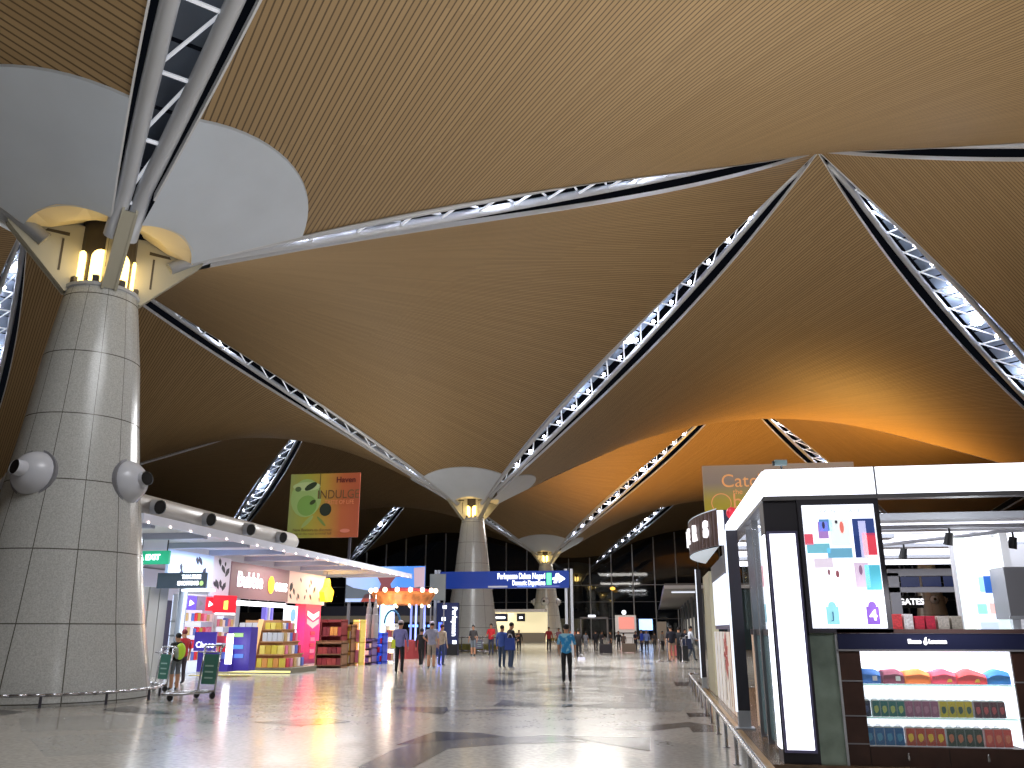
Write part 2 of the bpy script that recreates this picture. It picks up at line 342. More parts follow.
# ------------------------------------------------------------------ columns
HEADM = mat('bronze_head', (60, 52, 42), .5)
BRKM = mat('bracket_paint', (170, 166, 150), .45)
NOZ = mat('nozzle_white', (196, 198, 206), .25)
def column(ci, cj, label, detail=True):
    cx, cy = X0+ci*GR, Y0+cj*GR
    T = thing('column', label, 'column', (cx, cy, 0))
    prof = [(2.22, 0), (2.1, .7), (1.92, 1.58), (1.76, 2.6), (1.58, 3.9), (1.45, 4.75), (1.26, 6.26), (1.1, 7.79), (.9, 9.2), (.83, 9.62)]
    fine = []
    for (r0, z0), (r1, z1) in zip(prof, prof[1:]):
        for k in range(4): fine.append((r0+(r1-r0)*k/4, z0+(z1-z0)*k/4))
    fine.append(prof[-1]); mb = MB(); mb.uv = []; n = 72
    for r, z in fine:
        for k in range(n+1):
            a = 2*PI*k/n; mb.v.append((cx+r*math.cos(a), cy+r*math.sin(a), z)); mb.uv.append((k/n*12+.5, z/1.553+.972))
    mb.f = [(j*(n+1)+k, j*(n+1)+k+1, (j+1)*(n+1)+k+1, (j+1)*(n+1)+k) for j in range(len(fine)-1) for k in range(n)]
    sh = mb.build('shaft', STONE, T, True)
    m = MB(); m.lathe((cx, cy, 0), [(.84, 9.58), (.88, 9.6), (.88, 9.68), (.8, 9.7)], 32); m.build('capital_ring', STEEL, T)
    m = MB(); m.lathe((cx, cy, 0), [(.68, 9.65), (.66, 11.5), (.75, 12.3)], 24); m.build('core', HEADM, T)
    # arched up-lit niches
    for k in range(8):
        a = PI/8+k*PI/4; u = Vector((math.cos(a), math.sin(a), 0)); w = Vector((-u.y, u.x, 0)); base = Vector((cx, cy, 0))+u*.66
        pts = [base-w*.2+Vector((0, 0, 9.76)), base+w*.2+Vector((0, 0, 9.76))]
        pts += [base+w*.2*math.cos(t*PI/8)+Vector((0, 0, 10.38+.23*math.sin(t*PI/8))) for t in range(9)]
        m = MB(); m.prism(pts, u*.03); m.build('niche_light', WARM, T)
        if detail:
            m = MB(); m.rbox(base+u*.12+Vector((0, 0, 9.78)), .14, .1, .16, a+PI/2); m.build('uplighter', DARK, T)
    for k in range(4):
        a = PI/4+k*PI/2; u = Vector((math.cos(a), math.sin(a), 0)); w = Vector((-u.y, u.x, 0)); B = Vector((cx, cy, 0))
        z = Vector((0, 0, 1))
        prof2 = [u*.8+z*9.55, u*.88+z*9.5, u*2.3+z*10.98, u*2.45+z*11.4, u*1.9+z*11.5, u*.62+z*11.3, u*.62+z*9.75]
        m = MB()
        for sg in (-1, 1): m.prism([B+p+w*sg*.15-w*.03 for p in prof2], w*.06)
        m.prism([B+p-w*.15 for p in (u*.88+z*9.54, u*2.3+z*11.0, u*2.25+z*11.05, u*.84+z*9.6)], w*.3)
        br = m.build('bracket', BRKM, T)
        m = MB()
        for sg in (-1, 1): m.tube(B+u*1.75+z*11.1+w*sg*.19-w*.02, B+u*1.75+z*11.1+w*sg*.19+w*.02, .13, n=16)
        m.build('bracket_pin', GREY, br)
        m = MB()
        for sg in (-1, 1):
            m.prism([B+p+w*sg*.185 for p in (u*.95+z*10.95, u*1.5+z*10.95, u*1.45+z*11.02, u*.95+z*11.04)], w*.01)
            m.prism([B+p+w*sg*.185 for p in (u*1.05+z*10.0, u*1.1+z*10.0, u*1.1+z*10.85, u*1.05+z*10.85)], w*.01)
        m.build('bracket_rib', HEADM, br)
    # cream soffit panels and grey cover panels, a sector between each two diagonals
    for k in range(4):
        ac = k*PI/2
        def P(r, s, dz=0):
            # s in -1..1 across the sector, kept off the diagonal slit
            lim = PI/4-math.asin(min(.9, (HW*4*(r/LE)*(1-r/LE)+.04)/r)); a = ac+s*lim
            X, Y = cx+r*math.cos(a), cy+r*math.sin(a); return (X, Y, roofz(X, Y)+dz)
        m = MB(); rs = [2.0+2.9*i/10 for i in range(11)]; ssx = [-1+2*j/16 for j in range(17)]
        rad = lambda r, s: r
        for r in rs:
            for s in ssx: m.v.append(P(r, s, -.07))
        W = len(ssx); m.f = [(i*W+j, (i+1)*W+j, (i+1)*W+j+1, i*W+j+1) for i in range(len(rs)-1) for j in range(W-1)]
        # thickness at the outer rim
        o = len(m.v); m.v += [P(4.9, s, .05) for s in ssx]; b = (len(rs)-1)*W
        m.f += [(b+j, o+j, o+j+1, b+j+1) for j in range(W-1)]
        m.build('cover_panel', COVER, T, False)
        m = MB(); ins = []
        for r, zz in ((.78, 11.35), (1.4, 11.05), (2.06, 10.98)):
            for s in (-1, -.5, 0, .5, 1):
                lim = PI/4-math.asin(.24/r) if r > .3 else .5; a = ac+s*lim
                ins.append((cx+r*math.cos(a), cy+r*math.sin(a), zz if r < 2 else P(2.0, s)[2]-.05))
        m.add(ins, [(i*5+j, (i+1)*5+j, (i+1)*5+j+1, i*5+j+1) for i in range(2) for j in range(4)]); m.build('soffit_panel', CREAM, T)
        a = ac; light('POINT', (cx+1.15*math.cos(a), cy+1.15*math.sin(a), 10.25), 9 if cj == 0 else 22, (1, .78, .38), .12, name='niche_lamp')
    # four eyeball air nozzles
    for k in range(4):
        a = k*PI/2; u = Vector((math.cos(a), math.sin(a), .12)).normalized(); B = Vector((cx, cy, 4.82)); w = Vector((-u.y, u.x, 0)).normalized(); v = u.cross(w)
        c0 = B+Vector((math.cos(a), math.sin(a), 0))*1.34
        m = MB(); N = 24
        for r, dd in ((.5, -.08), (.5, .1), (.48, .16), (.42, .27), (.32, .37), (.2, .43), (.1, .45)):
            m.v += [c0+u*dd+(w*math.cos(2*PI*q/N)+v*math.sin(2*PI*q/N))*r for q in range(N)]
        m.f = [(j*N+q, j*N+(q+1) % N, (j+1)*N+(q+1) % N, (j+1)*N+q) for j in range(6) for q in range(N)]
        nz = m.build('air_nozzle', NOZ, T, True)
        m = MB(); m.tube(c0+u*-.05, c0+u*.09, .55, n=24); m.build('nozzle_collar', GREY, nz)
        dd = (u-w*.35*(1 if k in (0, 2) else 1)).normalized()
        m = MB(); m.tube(c0+u*.34, c0+u*.36+dd*.24, .19, .17, n=20, cap=False); m.tube(c0+u*.36, c0+u*.38+dd*.18, .15, n=16); m.build('nozzle_spout', NOZ, nz, True)
        m = MB(); m.tube(c0+u*.36+dd*.18, c0+u*.36+dd*.235, .155, n=16); m.build('nozzle_mouth', BLACK, nz)
    return T
column(0, 0, 'huge tapered granite column at the left with two white air nozzles facing us')
column(0, 1, 'second granite column, standing behind the blue overhead direction sign')
column(0, 2, 'third granite column, partly behind the right end of the blue overhead sign')
column(0, 3, 'farthest column, dark and slim behind the twin sign posts')
column(1, 2, 'granite column glimpsed through the open counter of the right shop')
# ring rails round the columns
def ring_rail(ci, cj, label, r=2.75, h=.24):
    cx, cy = X0+ci*GR, Y0+cj*GR; T = thing('guard_rail', label, 'guard rail', (cx, cy, 0)); n = 48
    m = MB(); m.path([(cx+r*math.cos(2*PI*k/n), cy+r*math.sin(2*PI*k/n), h) for k in range(n+1)], .035, 8); m.build('top_rail', CHROME, T, True)
    for k in range(12):
        a = 2*PI*k/12+.1; m = MB(); m.tube((cx+r*math.cos(a), cy+r*math.sin(a), 0), (cx+r*math.cos(a), cy+r*math.sin(a), h), .028); m.build('post', DARK, T)
ring_rail(0, 0, 'low curved steel rail around the foot of the nearest granite column', 2.4)
# ------------------------------------------------------------------ floor
FL = floor_mat('terrazzo', (156, 152, 144), (178, 174, 166), .16)
FD = floor_mat('terrazzo_dark', (46, 42, 42), (62, 58, 56), .15)
FM = floor_mat('terrazzo_mid', (92, 88, 82), (110, 106, 100), .15)
FG = floor_mat('terrazzo_grey', (150, 148, 142), (168, 166, 160), .14)
m = MB(); m.quad((-110, -30, 0), (90, -30, 0), (90, 152, 0), (-110, 152, 0)); struct('floor', m, FL)
m = MB(); m.quad((-160, 152, -.02), (160, 152, -.02), (160, 260, -.02), (-160, 260, -.02)); struct('ground', m, mat('asphalt', (20, 20, 22), .9))
DK = [[(396,745),(435,731.5),(481,733),(507,737),(467,738.5),(424,743)],
      [(560,735),(573,736),(650,737.7),(650,751.7),(600,743)],
      [(560,706.6),(588,704.5),(622,702.5),(645,704),(650.7,704),(650.7,708.7),(600,707.7)],
      [(606,690.5),(651.7,690.5),(651.3,697),(630,693)],
      [(522,691.7),(530,688),(562,687),(580,689),(537,691)],
      [(493,705.5),(504,700),(520,702),(547,705),(580,704),(565,707.5),(537,706.5)],
      [(390,707),(447,707),(448,710.5),(443,714.5),(420,712)],
      [(487,680),(523,680),(510,685.4),(487,684)],
      [(553,678.5),(562,675),(600,675),(606,677.5)],
      [(611,679.7),(652,678.7),(651.8,681),(630,680.6)],
      [(620,670.5),(652.4,670),(652.3,671.5)], [(626,663.5),(652.6,663),(652.6,664.6)],
      [(600,658),(640,657.6),(652.8,658.4),(652.8,659.2)],
      [(0,710),(26,712),(0,716)], [(100,710),(131,706),(175,714),(150,714.5)],
      [(674,682),(700,682),(702,685),(676,686.5)], [(686,713),(708,713),(714,717),(689,717)],
      [(250,722),(330,718),(352,722),(300,726)]]
MD = [[(357,768),(392,750),(413,744),(467,738.7),(507,737.3),(545,735),(560,735.5),(590,742),(513,744),(448,749),(413,768)],
      [(611,729),(646,726),(689,722),(716,726),(716,732),(693,732.4),(689,727),(650,731.3)],
      [(622,702),(625,694),(651.3,697.2),(650.9,703.8)],
      [(448,710.6),(500,708.6),(521,710),(470,712)], [(560,668),(600,666),(640,668.5),(600,671)],
      [(668,668),(700,668),(701,670)], [(486,673),(540,672),(520,675.5)]]
GY = [[(19,718),(120,715),(190,720),(150,728),(21,732)], [(30,738),(150,730),(205,740),(150,752),(45,757)], [(655,770),(654,740),(700,746),(735,768)],
      [(530,768),(560,748),(640,758),(646,768)], [(655,712),(654.5,700),(690,704),(680,712)]]
for name, polys, mt, z in (('floor_inlay', DK, FD, .003), ('floor_inlay', MD, FM, .002), ('floor_inlay', GY, FG, .001)):
    m = MB()
    for p in polys: m.quad(*[(*G(*q), z) for q in p[::-1]])
    struct(name, m, mt)
m = MB()
for x, y, z in ((-12, 12, 0),): pass
# ------------------------------------------------------------------ glazed end wall, night outside
NIGHT = bpy.data.materials.new('night_glazing'); NIGHT.use_nodes = True; nt = NIGHT.node_tree
b = nt.nodes['Principled BSDF']; b.inputs['Base Color'].default_value = (.004, .005, .007, 1); b.inputs['Roughness'].default_value = .03; b.inputs['Alpha'].default_value = .75; b.inputs['Specular IOR Level'].default_value = .8
MUL = mat('mullion', (200, 200, 205), .4)
m = MB(); m.quad((-112, 150, 0), (92, 150, 0), (92, 150, 24), (-112, 150, 24)); struct('window_1', m, NIGHT)
for k in range(56):
    x = -110+k*3.68; m = MB(); zt = roofz(x, 150)-.2; m.box(x-.09, x+.09, 149.6, 149.9, 0, zt); o = struct('window_mullion', m, MUL)
for z in (3.2, 6.0, 8.8):
    m = MB(); m.box(-112, 92, 149.7, 149.85, z-.05, z+.05); struct('window_transom', m, GREY if z != 8.8 else MUL)
m = MB(); m.quad((-112, -30, 0), (-112, 150, 0), (-112, 150, 26), (-112, -30, 26)); struct('wall_left', m, NIGHT)
m = MB(); m.quad((92, -30, 0), (92, 150, 0), (92, 150, 26), (92, -30, 26)); struct('wall_right', m, NIGHT)
# SHOPS
# ------------------------------------------------------------------ right shop
NAVY = mat('navy', (32, 36, 66), .35)
FY = 10.6
T = thing('shop_plinth', 'low brown stone plinth with brass edge under the right shop', 'plinth', (1.2, 10.6, 0))
m = MB(); m.box(1.22, 9, 10.55, 23.8, 0, .05); m.build('slab', mat('brown_stone', (110, 88, 70), .25, noise=.3, scale=6), T)
m = MB(); m.box(1.15, 1.22, 8, 23.8, 0, .06); m.build('edge_strip', mat('brass_strip', (176, 140, 90), .3, .4), T)
T = thing('shop_fascia', 'glowing white fascia band wrapping the top of the right shop', 'fascia', (1.4, FY, 3.04))
m = MB(); m.box(1.42, 9, FY, FY+.12, 3.05, 3.38); m.build('front_band', PANEL, T)
m = MB(); m.box(1.40, 1.52, FY+.13, 16.4, 3.05, 3.38); m.build('side_band', PANEL, T)
m = MB(); m.box(1.38, 9, FY-.02, FY+.14, 3.0, 3.05); m.box(1.38, 1.54, FY, 16.4, 3.0, 3.05); m.build('lower_trim', GREY, T)
m = MB(); m.box(2.68, 2.7, FY-.015, FY, 3.05, 3.38); m.build('panel_joint', STEEL, T)
T = thing('corner_pillar', 'charcoal corner pillar with tall glowing white lightbox on its front', 'pillar', (1.6, 10.8, 0))
m = MB(); m.box(1.4, 1.8, FY+.03, FY+.42, .02, 3.0); m.build('casing', DARK, T)
m = MB(); m.box(1.44, 1.74, FY-.01, FY+.03, .2, 2.6); m.build('lightbox', PANEL, T)
m = MB()
for a in ((1.415, 1.44, .17, 2.63), (1.74, 1.765, .17, 2.63), (1.44, 1.74, .17, .2), (1.44, 1.74, 2.6, 2.63)): m.box(a[0], a[1], FY-.02, FY+.03, a[2], a[3])
m.build('lightbox_frame', mat('lilac_metal', (120, 118, 160), .4, .3), T)
m = MB(); m.box(1.385, 1.4, FY+.05, FY+.36, .2, 2.6); m.build('side_lightbox', PANEL, T)
# advertising screen
T = thing('advertising_screen', 'tall bright advertising screen with small photographs and two shopping bags', 'screen', (2.25, FY, 1.5))
m = MB(); m.box(1.79, 2.72, FY-.02, FY+.1, 1.46, 3.0); m.build('bezel', DARK, T)
m = MB(); m.box(1.84, 2.66, FY-.03, FY-.019, 1.51, 2.93); scr = m.build('screen', glow('screen', (236, 242, 255), 1.5, True), T)
rg = random.Random(3)
def patch(x0, x1, z0, z1, col, e=.9, kind='q'):
    m = MB(); X = lambda a: 1.84+.82*a; Z = lambda a: 1.51+1.42*a
    if kind == 'q': m.quad((X(x0), FY-.034, Z(z0)), (X(x1), FY-.034, Z(z0)), (X(x1), FY-.034, Z(z1)), (X(x0), FY-.034, Z(z1)))
    else:
        cx, cz, rx, rz = (x0+x1)/2, (z0+z1)/2, (x1-x0)/2, (z1-z0)/2
        m.quad(*[(X(cx+rx*math.cos(2*PI*k/14)), FY-.036, Z(cz+rz*math.sin(2*PI*k/14))) for k in range(14)])
    return m, glow('s%d_%d_%d' % col, col, e)
pics = [((0, .12, .67, .76), (224, 90, 110)), ((.2, .34, .72, .86), (170, 130, 200)), ((.22, .4, .78, .88), (90, 140, 190)), ((.36, .64, .66, .88), (235, 246, 246)),
        ((.02, .34, .6, .68), (120, 190, 210)), ((.3, .64, .56, .64), (110, 170, 200)), ((.68, .98, .74, .88), (50, 70, 130)), ((.68, .8, .56, .74), (40, 60, 120)),
        ((.8, .98, .58, .76), (222, 70, 90)), ((.76, .86, .55, .86), (238, 235, 245)), ((.1, .36, .48, .56), (226, 214, 232)), ((.64, .84, .32, .52), (220, 200, 225)), ((.78, .99, .3, .5), (90, 190, 215))]
for r, c in pics:
    m, mt = patch(*r, c); m.build('photograph', mt, scr)
for r, c in (((.26, .3, .8, .86), (60, 60, 90)), ((.5, .56, .76, .86), (230, 120, 110)), ((.44, .48, .84, .87), (60, 60, 70)), ((.27, .31, .42, .47), (150, 110, 120)), ((.38, .43, .4, .46), (150, 90, 100)), ((.7, .75, .42, .5), (140, 110, 140))):
    m, mt = patch(*r, c, kind='e'); m.build('photographed_figure', mt, scr)
for x, c in ((.2, (150, 218, 226)), (.74, (120, 80, 180))):
    m, mt = patch(x, x+.17, .03, .17, c); b = m.build('bag_picture', mt, scr)
    m, mt = patch(x+.03, x+.14, .14, .21, c, kind='e'); m.build('bag_handle_picture', mt, b)
text('4', .16, glow('txt', (250, 250, 255), 1.4), scr, (1.84+.82*.825, FY-.04, 1.65), bold=.004)
text('J', .12, glow('txt2', (80, 120, 160), .6), scr, (1.84+.82*.285, FY-.04, 1.65))
text('S P R I N G   S A L E', .06, glow('txt3', (180, 190, 215), .8), scr, (2.25, FY-.04, 2.85))
T = thing('glass_panel', 'greenish reflective glass panel under the advertising screen', 'panel', (1.95, FY, 0))
m = MB(); m.box(1.8, 2.09, FY+.02, FY+.05, .04, 1.46); m.build('pane', FROST, T)
m = MB(); m.box(2.075, 2.1, FY, FY+.06, 0, 1.47); m.box(1.8, 2.1, FY, FY+.06, 0, .04); m.build('frame', STEEL, T)
# display case
T = thing('display_case', 'walnut display case with lit glass shelves and navy sign band', 'display case', (3.2, FY, 0))
m = MB(); m.box(2.1, 2.33, FY, FY+.5, .052, 1.27); m.build('side_panel', WALN, T)
m = MB(); m.box(3.93, 4.7, FY, FY+.5, .052, 1.27); m.build('side_panel', WALN, T)
m = MB(); m.box(2.33, 3.93, FY, FY+.5, .052, .25); bs = m.build('base', WALN, T)
for z in (.27, .56, .93):
    for a, b in ((2.1, 2.33), (3.93, 4.7)): m = MB(); m.box(a, b, FY-.006, FY, z, z+.014); m.build('groove_strip', GREY, T)
m = MB(); m.box(2.1, 4.7, FY-.01, FY+.5, 1.28, 1.45); band = m.build('sign_band', NAVY, T)
text('Evans', .062, glow('txt', (250, 250, 255), 1.4), band, (2.93, FY-.02, 1.365), bold=.004)
text('Lawson', .062, glow('txt', (250, 250, 255), 1.4), band, (3.175, FY-.02, 1.365), bold=.004)
m = MB()
m.quad(*[(3.045+.022*math.cos(2*PI*k/14), FY-.02, 1.355+.028*math.sin(2*PI*k/14)) for k in range(14)])
m.quad((3.035, FY-.021, 1.37), (3.055, FY-.021, 1.37), (3.065, FY-.021, 1.415), (3.04, FY-.021, 1.405)); m.build('emblem', glow('txt', (250, 250, 255), 1.4), band)
m = MB(); m.box(2.1, 4.7, FY-.02, FY+.5, 1.455, 1.5); m.build('worktop', mat('brown_top', (80, 62, 62), .3), T)
m = MB(); m.box(2.08, 4.7, FY-.02, FY, 1.26, 1.28); m.build('band_trim', GREY, T)
m = MB(); m.box(3.9, 3.925, FY+.02, FY+.44, .26, 1.26); m.build('glowing_side', glow('case', (236, 240, 250), 1.5, True), T)  # glowing sheet added so the inner side of the case looks white
light('AREA', (3.15, FY-.5, 1.9), 12, (1, .98, .97), 1.2, rot=(.5, 0, 0), sy=.2, name='case_light')
m = MB(); m.box(2.33, 3.93, FY+.44, FY+.46, .25, 1.27); m.build('back_light', glow('case', (236, 240, 250), 1.5, True), T)
for z in (.56, .91):
    m = MB(); m.box(2.33, 3.93, FY+.02, FY+.44, z-.02, z-.004); m.build('glass_shelf', mat('shelf_glass', (90, 190, 170), .1, alpha=.6), T)
m = MB(); m.box(2.33, 3.93, FY+.003, FY+.009, .26, 1.27); m.build('glass_front', GLASS, T)
for x in (2.72, 3.54):
    m = MB(); m.box(x-.012, x+.012, FY-.012, FY, .12, .17); m.ball((x, FY-.01, .185), .013, 8, 5); m.build('lock_tag', CHROME, bs)
for x in (2.33, 3.15): 
    m = MB(); m.box(x-.003, x+.003, FY-.004, FY, .06, .24); m.build('drawer_gap', BLACK, bs)
light('AREA', (3.15, FY+.2, 1.24), 12, (1, .98, .97), 1.4, sy=.2, name='case_light')
# pouches
POU = [(860, 882, (40, 105, 190), 'blue folded scarf pouch with a white square tag at shelf left end'), (883, 905, (130, 45, 80), 'maroon folded scarf pouch with a white square tag'),
       (905, 931, (240, 120, 40), 'orange folded scarf pouch on the top glass shelf'), (932, 957, (230, 60, 95), 'pink folded scarf pouch on the top glass shelf'),
       (957, 987, (232, 60, 70), 'red domed pouch with yellow patch on the top shelf'), (987, 1015, (30, 120, 200), 'blue domed pouch at the right end of the top shelf')]
for i, (a, b, c, l) in enumerate(POU):
    xa, xb = PY(a, 680, FY+.12)[0]+.01, PY(b, 680, FY+.12)[0]; w = xb-xa; xm = (xa+xb)/2
    T = thing('pouch', l, 'pouch', (xm, FY+.15, .91), 'pouches on the top glass shelf'); m = MB()
    n = 10; pts = []
    for k in range(n+1):
        t = k/n; top = .13+(.03*math.sin(PI*t) if i < 4 else .06*math.sin(PI*t)**.7-.03)+.006*math.sin(9*t+i)
        pts.append((xa+w*t, top))
    for yy, sc in ((FY+.04, .62), (FY+.07, .92), (FY+.17, 1), (FY+.27, .85)): m.v += [(x, yy, .91+z*sc) for x, z in pts]+[(x, yy, .91) for x, z in pts[::-1]]
    W = 2*(n+1); m.f = [(j*W+k, j*W+(k+1) % W, (j+1)*W+(k+1) % W, (j+1)*W+k) for j in range(3) for k in range(W)]+[tuple(range(W)), tuple(range(3*W, 4*W))]
    m.build('fabric', mat('pouch%d' % i, c, .7, emit=.25, bump=.25, scale=30), T, True)  # cloth emits some of its own colour to look better lit
    if i < 2:
        m = MB(); m.rbox((xm+.05, FY+.035, .965), .05, .004, .05, 0); m.build('tag', WHITE, T)
    elif i in (3, 4):
        m = MB(); m.quad((xm+.02, FY+.035, .93), (xm+.08, FY+.035, .93), (xm+.07, FY+.045, 1.0)); m.build('patch', mat('patch_yellow', (240, 190, 60), .4), T)
# gift bags rows
def bag(x, w, z, h, c, c2, label, group, i):
    T = thing('gift_bag', label, 'gift bag', (x, FY+.1, z), group)
    m = MB(); g = .006; m.box(x+g, x+w-g, FY+.05, FY+.13, z, z+h); m.build('body', c, T)
    m = MB(); m.path([(x+w*.3, FY+.09, z+h), (x+w*.35, FY+.09, z+h+.03), (x+w*.65, FY+.09, z+h+.03), (x+w*.7, FY+.09, z+h)], .004, 5); m.build('handle', WHITE, T)
    m = MB(); m.quad(*[(x+w/2+w*.28*math.cos(2*PI*k/10), FY+.048, z+h*.45+h*.25*math.sin(2*PI*k/10+.4*math.sin(k))) for k in range(10)]); m.build('emblem', c2, T)
    m = MB(); m.box(x+g+.006, x+w-g-.006, FY+.055, FY+.125, z+h, z+h+.012); m.build('tissue', WHITE, T)
rows = [(.56, .165, 716, [(864, 875, 1, (30, 34, 80), (60, 70, 130), 'navy gift bag at the left end of the middle glass shelf', None),
        (876, 909, 4, (30, 110, 110), (170, 190, 110), 'teal gift bag with a pale motif on the middle glass shelf', 'teal gift bags on the middle shelf'),
        (909, 943, 4, (150, 90, 125), (175, 120, 150), 'mauve gift bag on the middle glass shelf', 'mauve gift bags on the middle shelf'),
        (943.5, 977, 4, (205, 185, 40), (60, 90, 80), 'yellow gift bag with a dark motif on the middle shelf', 'yellow gift bags on the middle shelf'),
        (978, 1010, 4, (90, 35, 60), (190, 80, 90), 'plum gift bag on the middle glass shelf', 'plum gift bags on the middle shelf')]),
        (.262, .18, 746, [(869, 909, 4, (30, 100, 165), (70, 150, 200), 'blue gift bag on the bottom shelf of the case', 'blue gift bags on the bottom shelf'),
        (910, 950, 4, (190, 70, 50), (240, 200, 50), 'brick red gift bag with a yellow motif on the bottom shelf', 'brick red gift bags on the bottom shelf'),
        (951, 988, 4, (50, 66, 60), (190, 110, 80), 'dark green gift bag with an orange motif on the bottom shelf', 'dark green gift bags on the bottom shelf'),
        (989, 1017, 3, (215, 80, 75), (230, 130, 100), 'coral gift bag at the right end of the bottom shelf', 'coral gift bags on the bottom shelf')])]
for z, h, py, items in rows:
    for a, b, n, c, c2, lab, grp in items:
        xa, xb = PY(a, py, FY+.05)[0], PY(b, py, FY+.05)[0]
        for k in range(n): bag(xa+(xb-xa)*k/n, (xb-xa)/n, z, h, mat('bag%d_%d_%d' % c, c, .4), mat('bag%d_%d_%d' % c2, c2, .4), lab, grp, k)
# goods on the counter behind the worktop
def px_box(name, label, cat, a, b, ytop, ybot, Y, d, mt, group=None):
    x0, z1 = PY(a, ytop, Y); x1, z0 = PY(b, ybot, Y)
    m = MB(); m.box(x0, x1, Y, Y+d, z0, z1); return m, (x0, x1, z0, z1)
T = thing('counter_unit', 'white counter unit standing behind the walnut display case', 'counter', (3.2, 11.9, 0))
m = MB(); m.box(2.7, 4.6, 11.7, 12.2, .05, 1.44); m.build('cabinet', WHITE, T)
m = MB(); m.box(2.68, 4.62, 11.68, 12.22, 1.44, 1.49); m.build('top', GREY, T)
REDB = mat('red_box', (208, 40, 60), .35)
for k, (a, b, c, l) in enumerate(((889, 903, (220, 50, 60), 'bright red gift box at the left end of the counter unit'), (903, 914, (240, 225, 225), 'white gift box between the red ones on the counter unit'),
        (914, 925, (200, 30, 60), 'crimson patterned gift box beside the white one'), (925, 936, (196, 34, 66), 'crimson patterned gift box beside the beige boxes'),
        (937, 950, (196, 186, 176), 'beige patterned gift box beside the crimson ones'), (951, 963, (180, 172, 160), 'beige patterned gift box at the right end'))):
    x0, z1 = PY(a, 615+(k > 1)*2, 11.75); x1, _ = PY(b, 625, 11.75)
    T = thing('gift_box', l, 'gift box', ((x0+x1)/2, 11.85, 1.49)); m = MB(); m.box(x0+.004, x1-.004, 11.75, 12.0, 1.49, z1); m.build('body', mat('gbox%d' % k, c, .4, noise=.3, scale=40), T)
    m = MB(); m.box(x0+.004, x1-.004, 11.747, 12.003, z1, z1+.012); m.build('lid', mat('gboxlid%d' % k, tuple(min(255, v+20) for v in c), .4), T)
# shop inner walls
T = thing('partition_panel', 'white lit partition with a blue poster inside the right shop', 'partition', (4.3, 13, 0))
x0 = PY(958, 560, 13)[0]; x1 = PY(1004, 560, 13)[0]
m = MB(); m.box(x0, x1, 13, 13.12, .05, 2.75); pan = m.build('board', glow('partition', (222, 236, 232), .75), T)
m = MB(); xx = (x0+.12, x1-.2); m.box(xx[0], xx[1], 12.98, 13, 1.3, 2.35); fr = m.build('lit_recess', PANEL2, pan)
for a, b, t, bt, c in ((978, 985, 577, 592, (150, 200, 235)), (983, 993, 576, 593, (40, 90, 170)), (977, 988, 604, 614, (150, 215, 200)), (989, 997, 603, 614, (235, 190, 185)), (980, 1000, 622, 632, (190, 205, 235))):
    ax, az = PY(a, t, 12.97); bx, bz = PY(b, bt, 12.97); m = MB(); m.box(ax, bx, 12.965, 12.975, bz, az); m.build('poster', glow('po%d_%d_%d' % c, c, .8), fr)
m = MB(); m.box(x1-.05, x1+.05, 12.9, 13.2, .05, 2.8); m.build('edge_post', WHITE, T)
text('brite', .16, glow('txt', (250, 250, 255), 1.4), pan, ((x0+x1)/2-.1, 12.97, 2.52))
T = thing('grey_cabinet', 'grey wall cabinet at the right edge beside the lit partition', 'cabinet', (4.9, 12.4, 0))
x0, z1 = PY(1003, 567, 12.4); _, z0 = PY(1003, 619, 12.4)
m = MB(); m.box(x0, x0+1.5, 12.4, 12.9, z0, z1); m.build('carcass', GREY, T)
m = MB(); m.box(x0-.02, x0+1.5, 12.38, 12.4, z0, z0+.04); m.build('handle_rail', STEEL, T)
m = MB(); m.box(x0, x0+1.5, 12.4, 12.9, .05, z0-.25); m.build('lower_shelf', WHITE, T)
T = thing('rear_window_frame', 'grey framed opening with navy upper panes at the rear of the right shop', 'window frame', (6.2, 23.9, 0))
xa, za = PY(888, 573, 23.9); xb, zb = PY(965, 590, 23.9)
m = MB(); m.box(xa, xb+.5, 23.9, 24.0, zb-.05, zb+.08); m.box(xa, xb+.5, 23.9, 24.0, za-.08, za+.1); m.box(xa, xa+.25, 23.9, 24.0, .05, za); m.build('frame', GREY, T)
for k in range(3):
    w = (xb-xa-.25)/3; m = MB(); m.box(xa+.3+w*k, xa+.3+w*k+w*.88, 23.94, 23.97, zb+.09, za-.09); m.build('pane', mat('navy_pane', (34, 44, 84), .2), T)
T = thing('departure_board', 'small black hanging sign with pale lettering seen through the right shop', 'sign', (9, 34, 2.5))
xa, za = PY(898, 596, 34); xb, zb = PY(924, 608, 34); m = MB(); m.box(xa, xb, 34, 34.08, zb, za); g = m.build('face', BLACK, T)
text('GATES', .3, glow('txt', (250, 250, 255), 1.4), g, ((xa+xb)/2, 33.97, (za+zb)/2), bold=.008)
m = MB(); m.tube((xa+.2, 34.04, za), (xa+.2, 34.04, 4.2), .03); m.tube((xb-.2, 34.04, za), (xb-.2, 34.04, 4.2), .03); m.build('hanger', DARK, T)
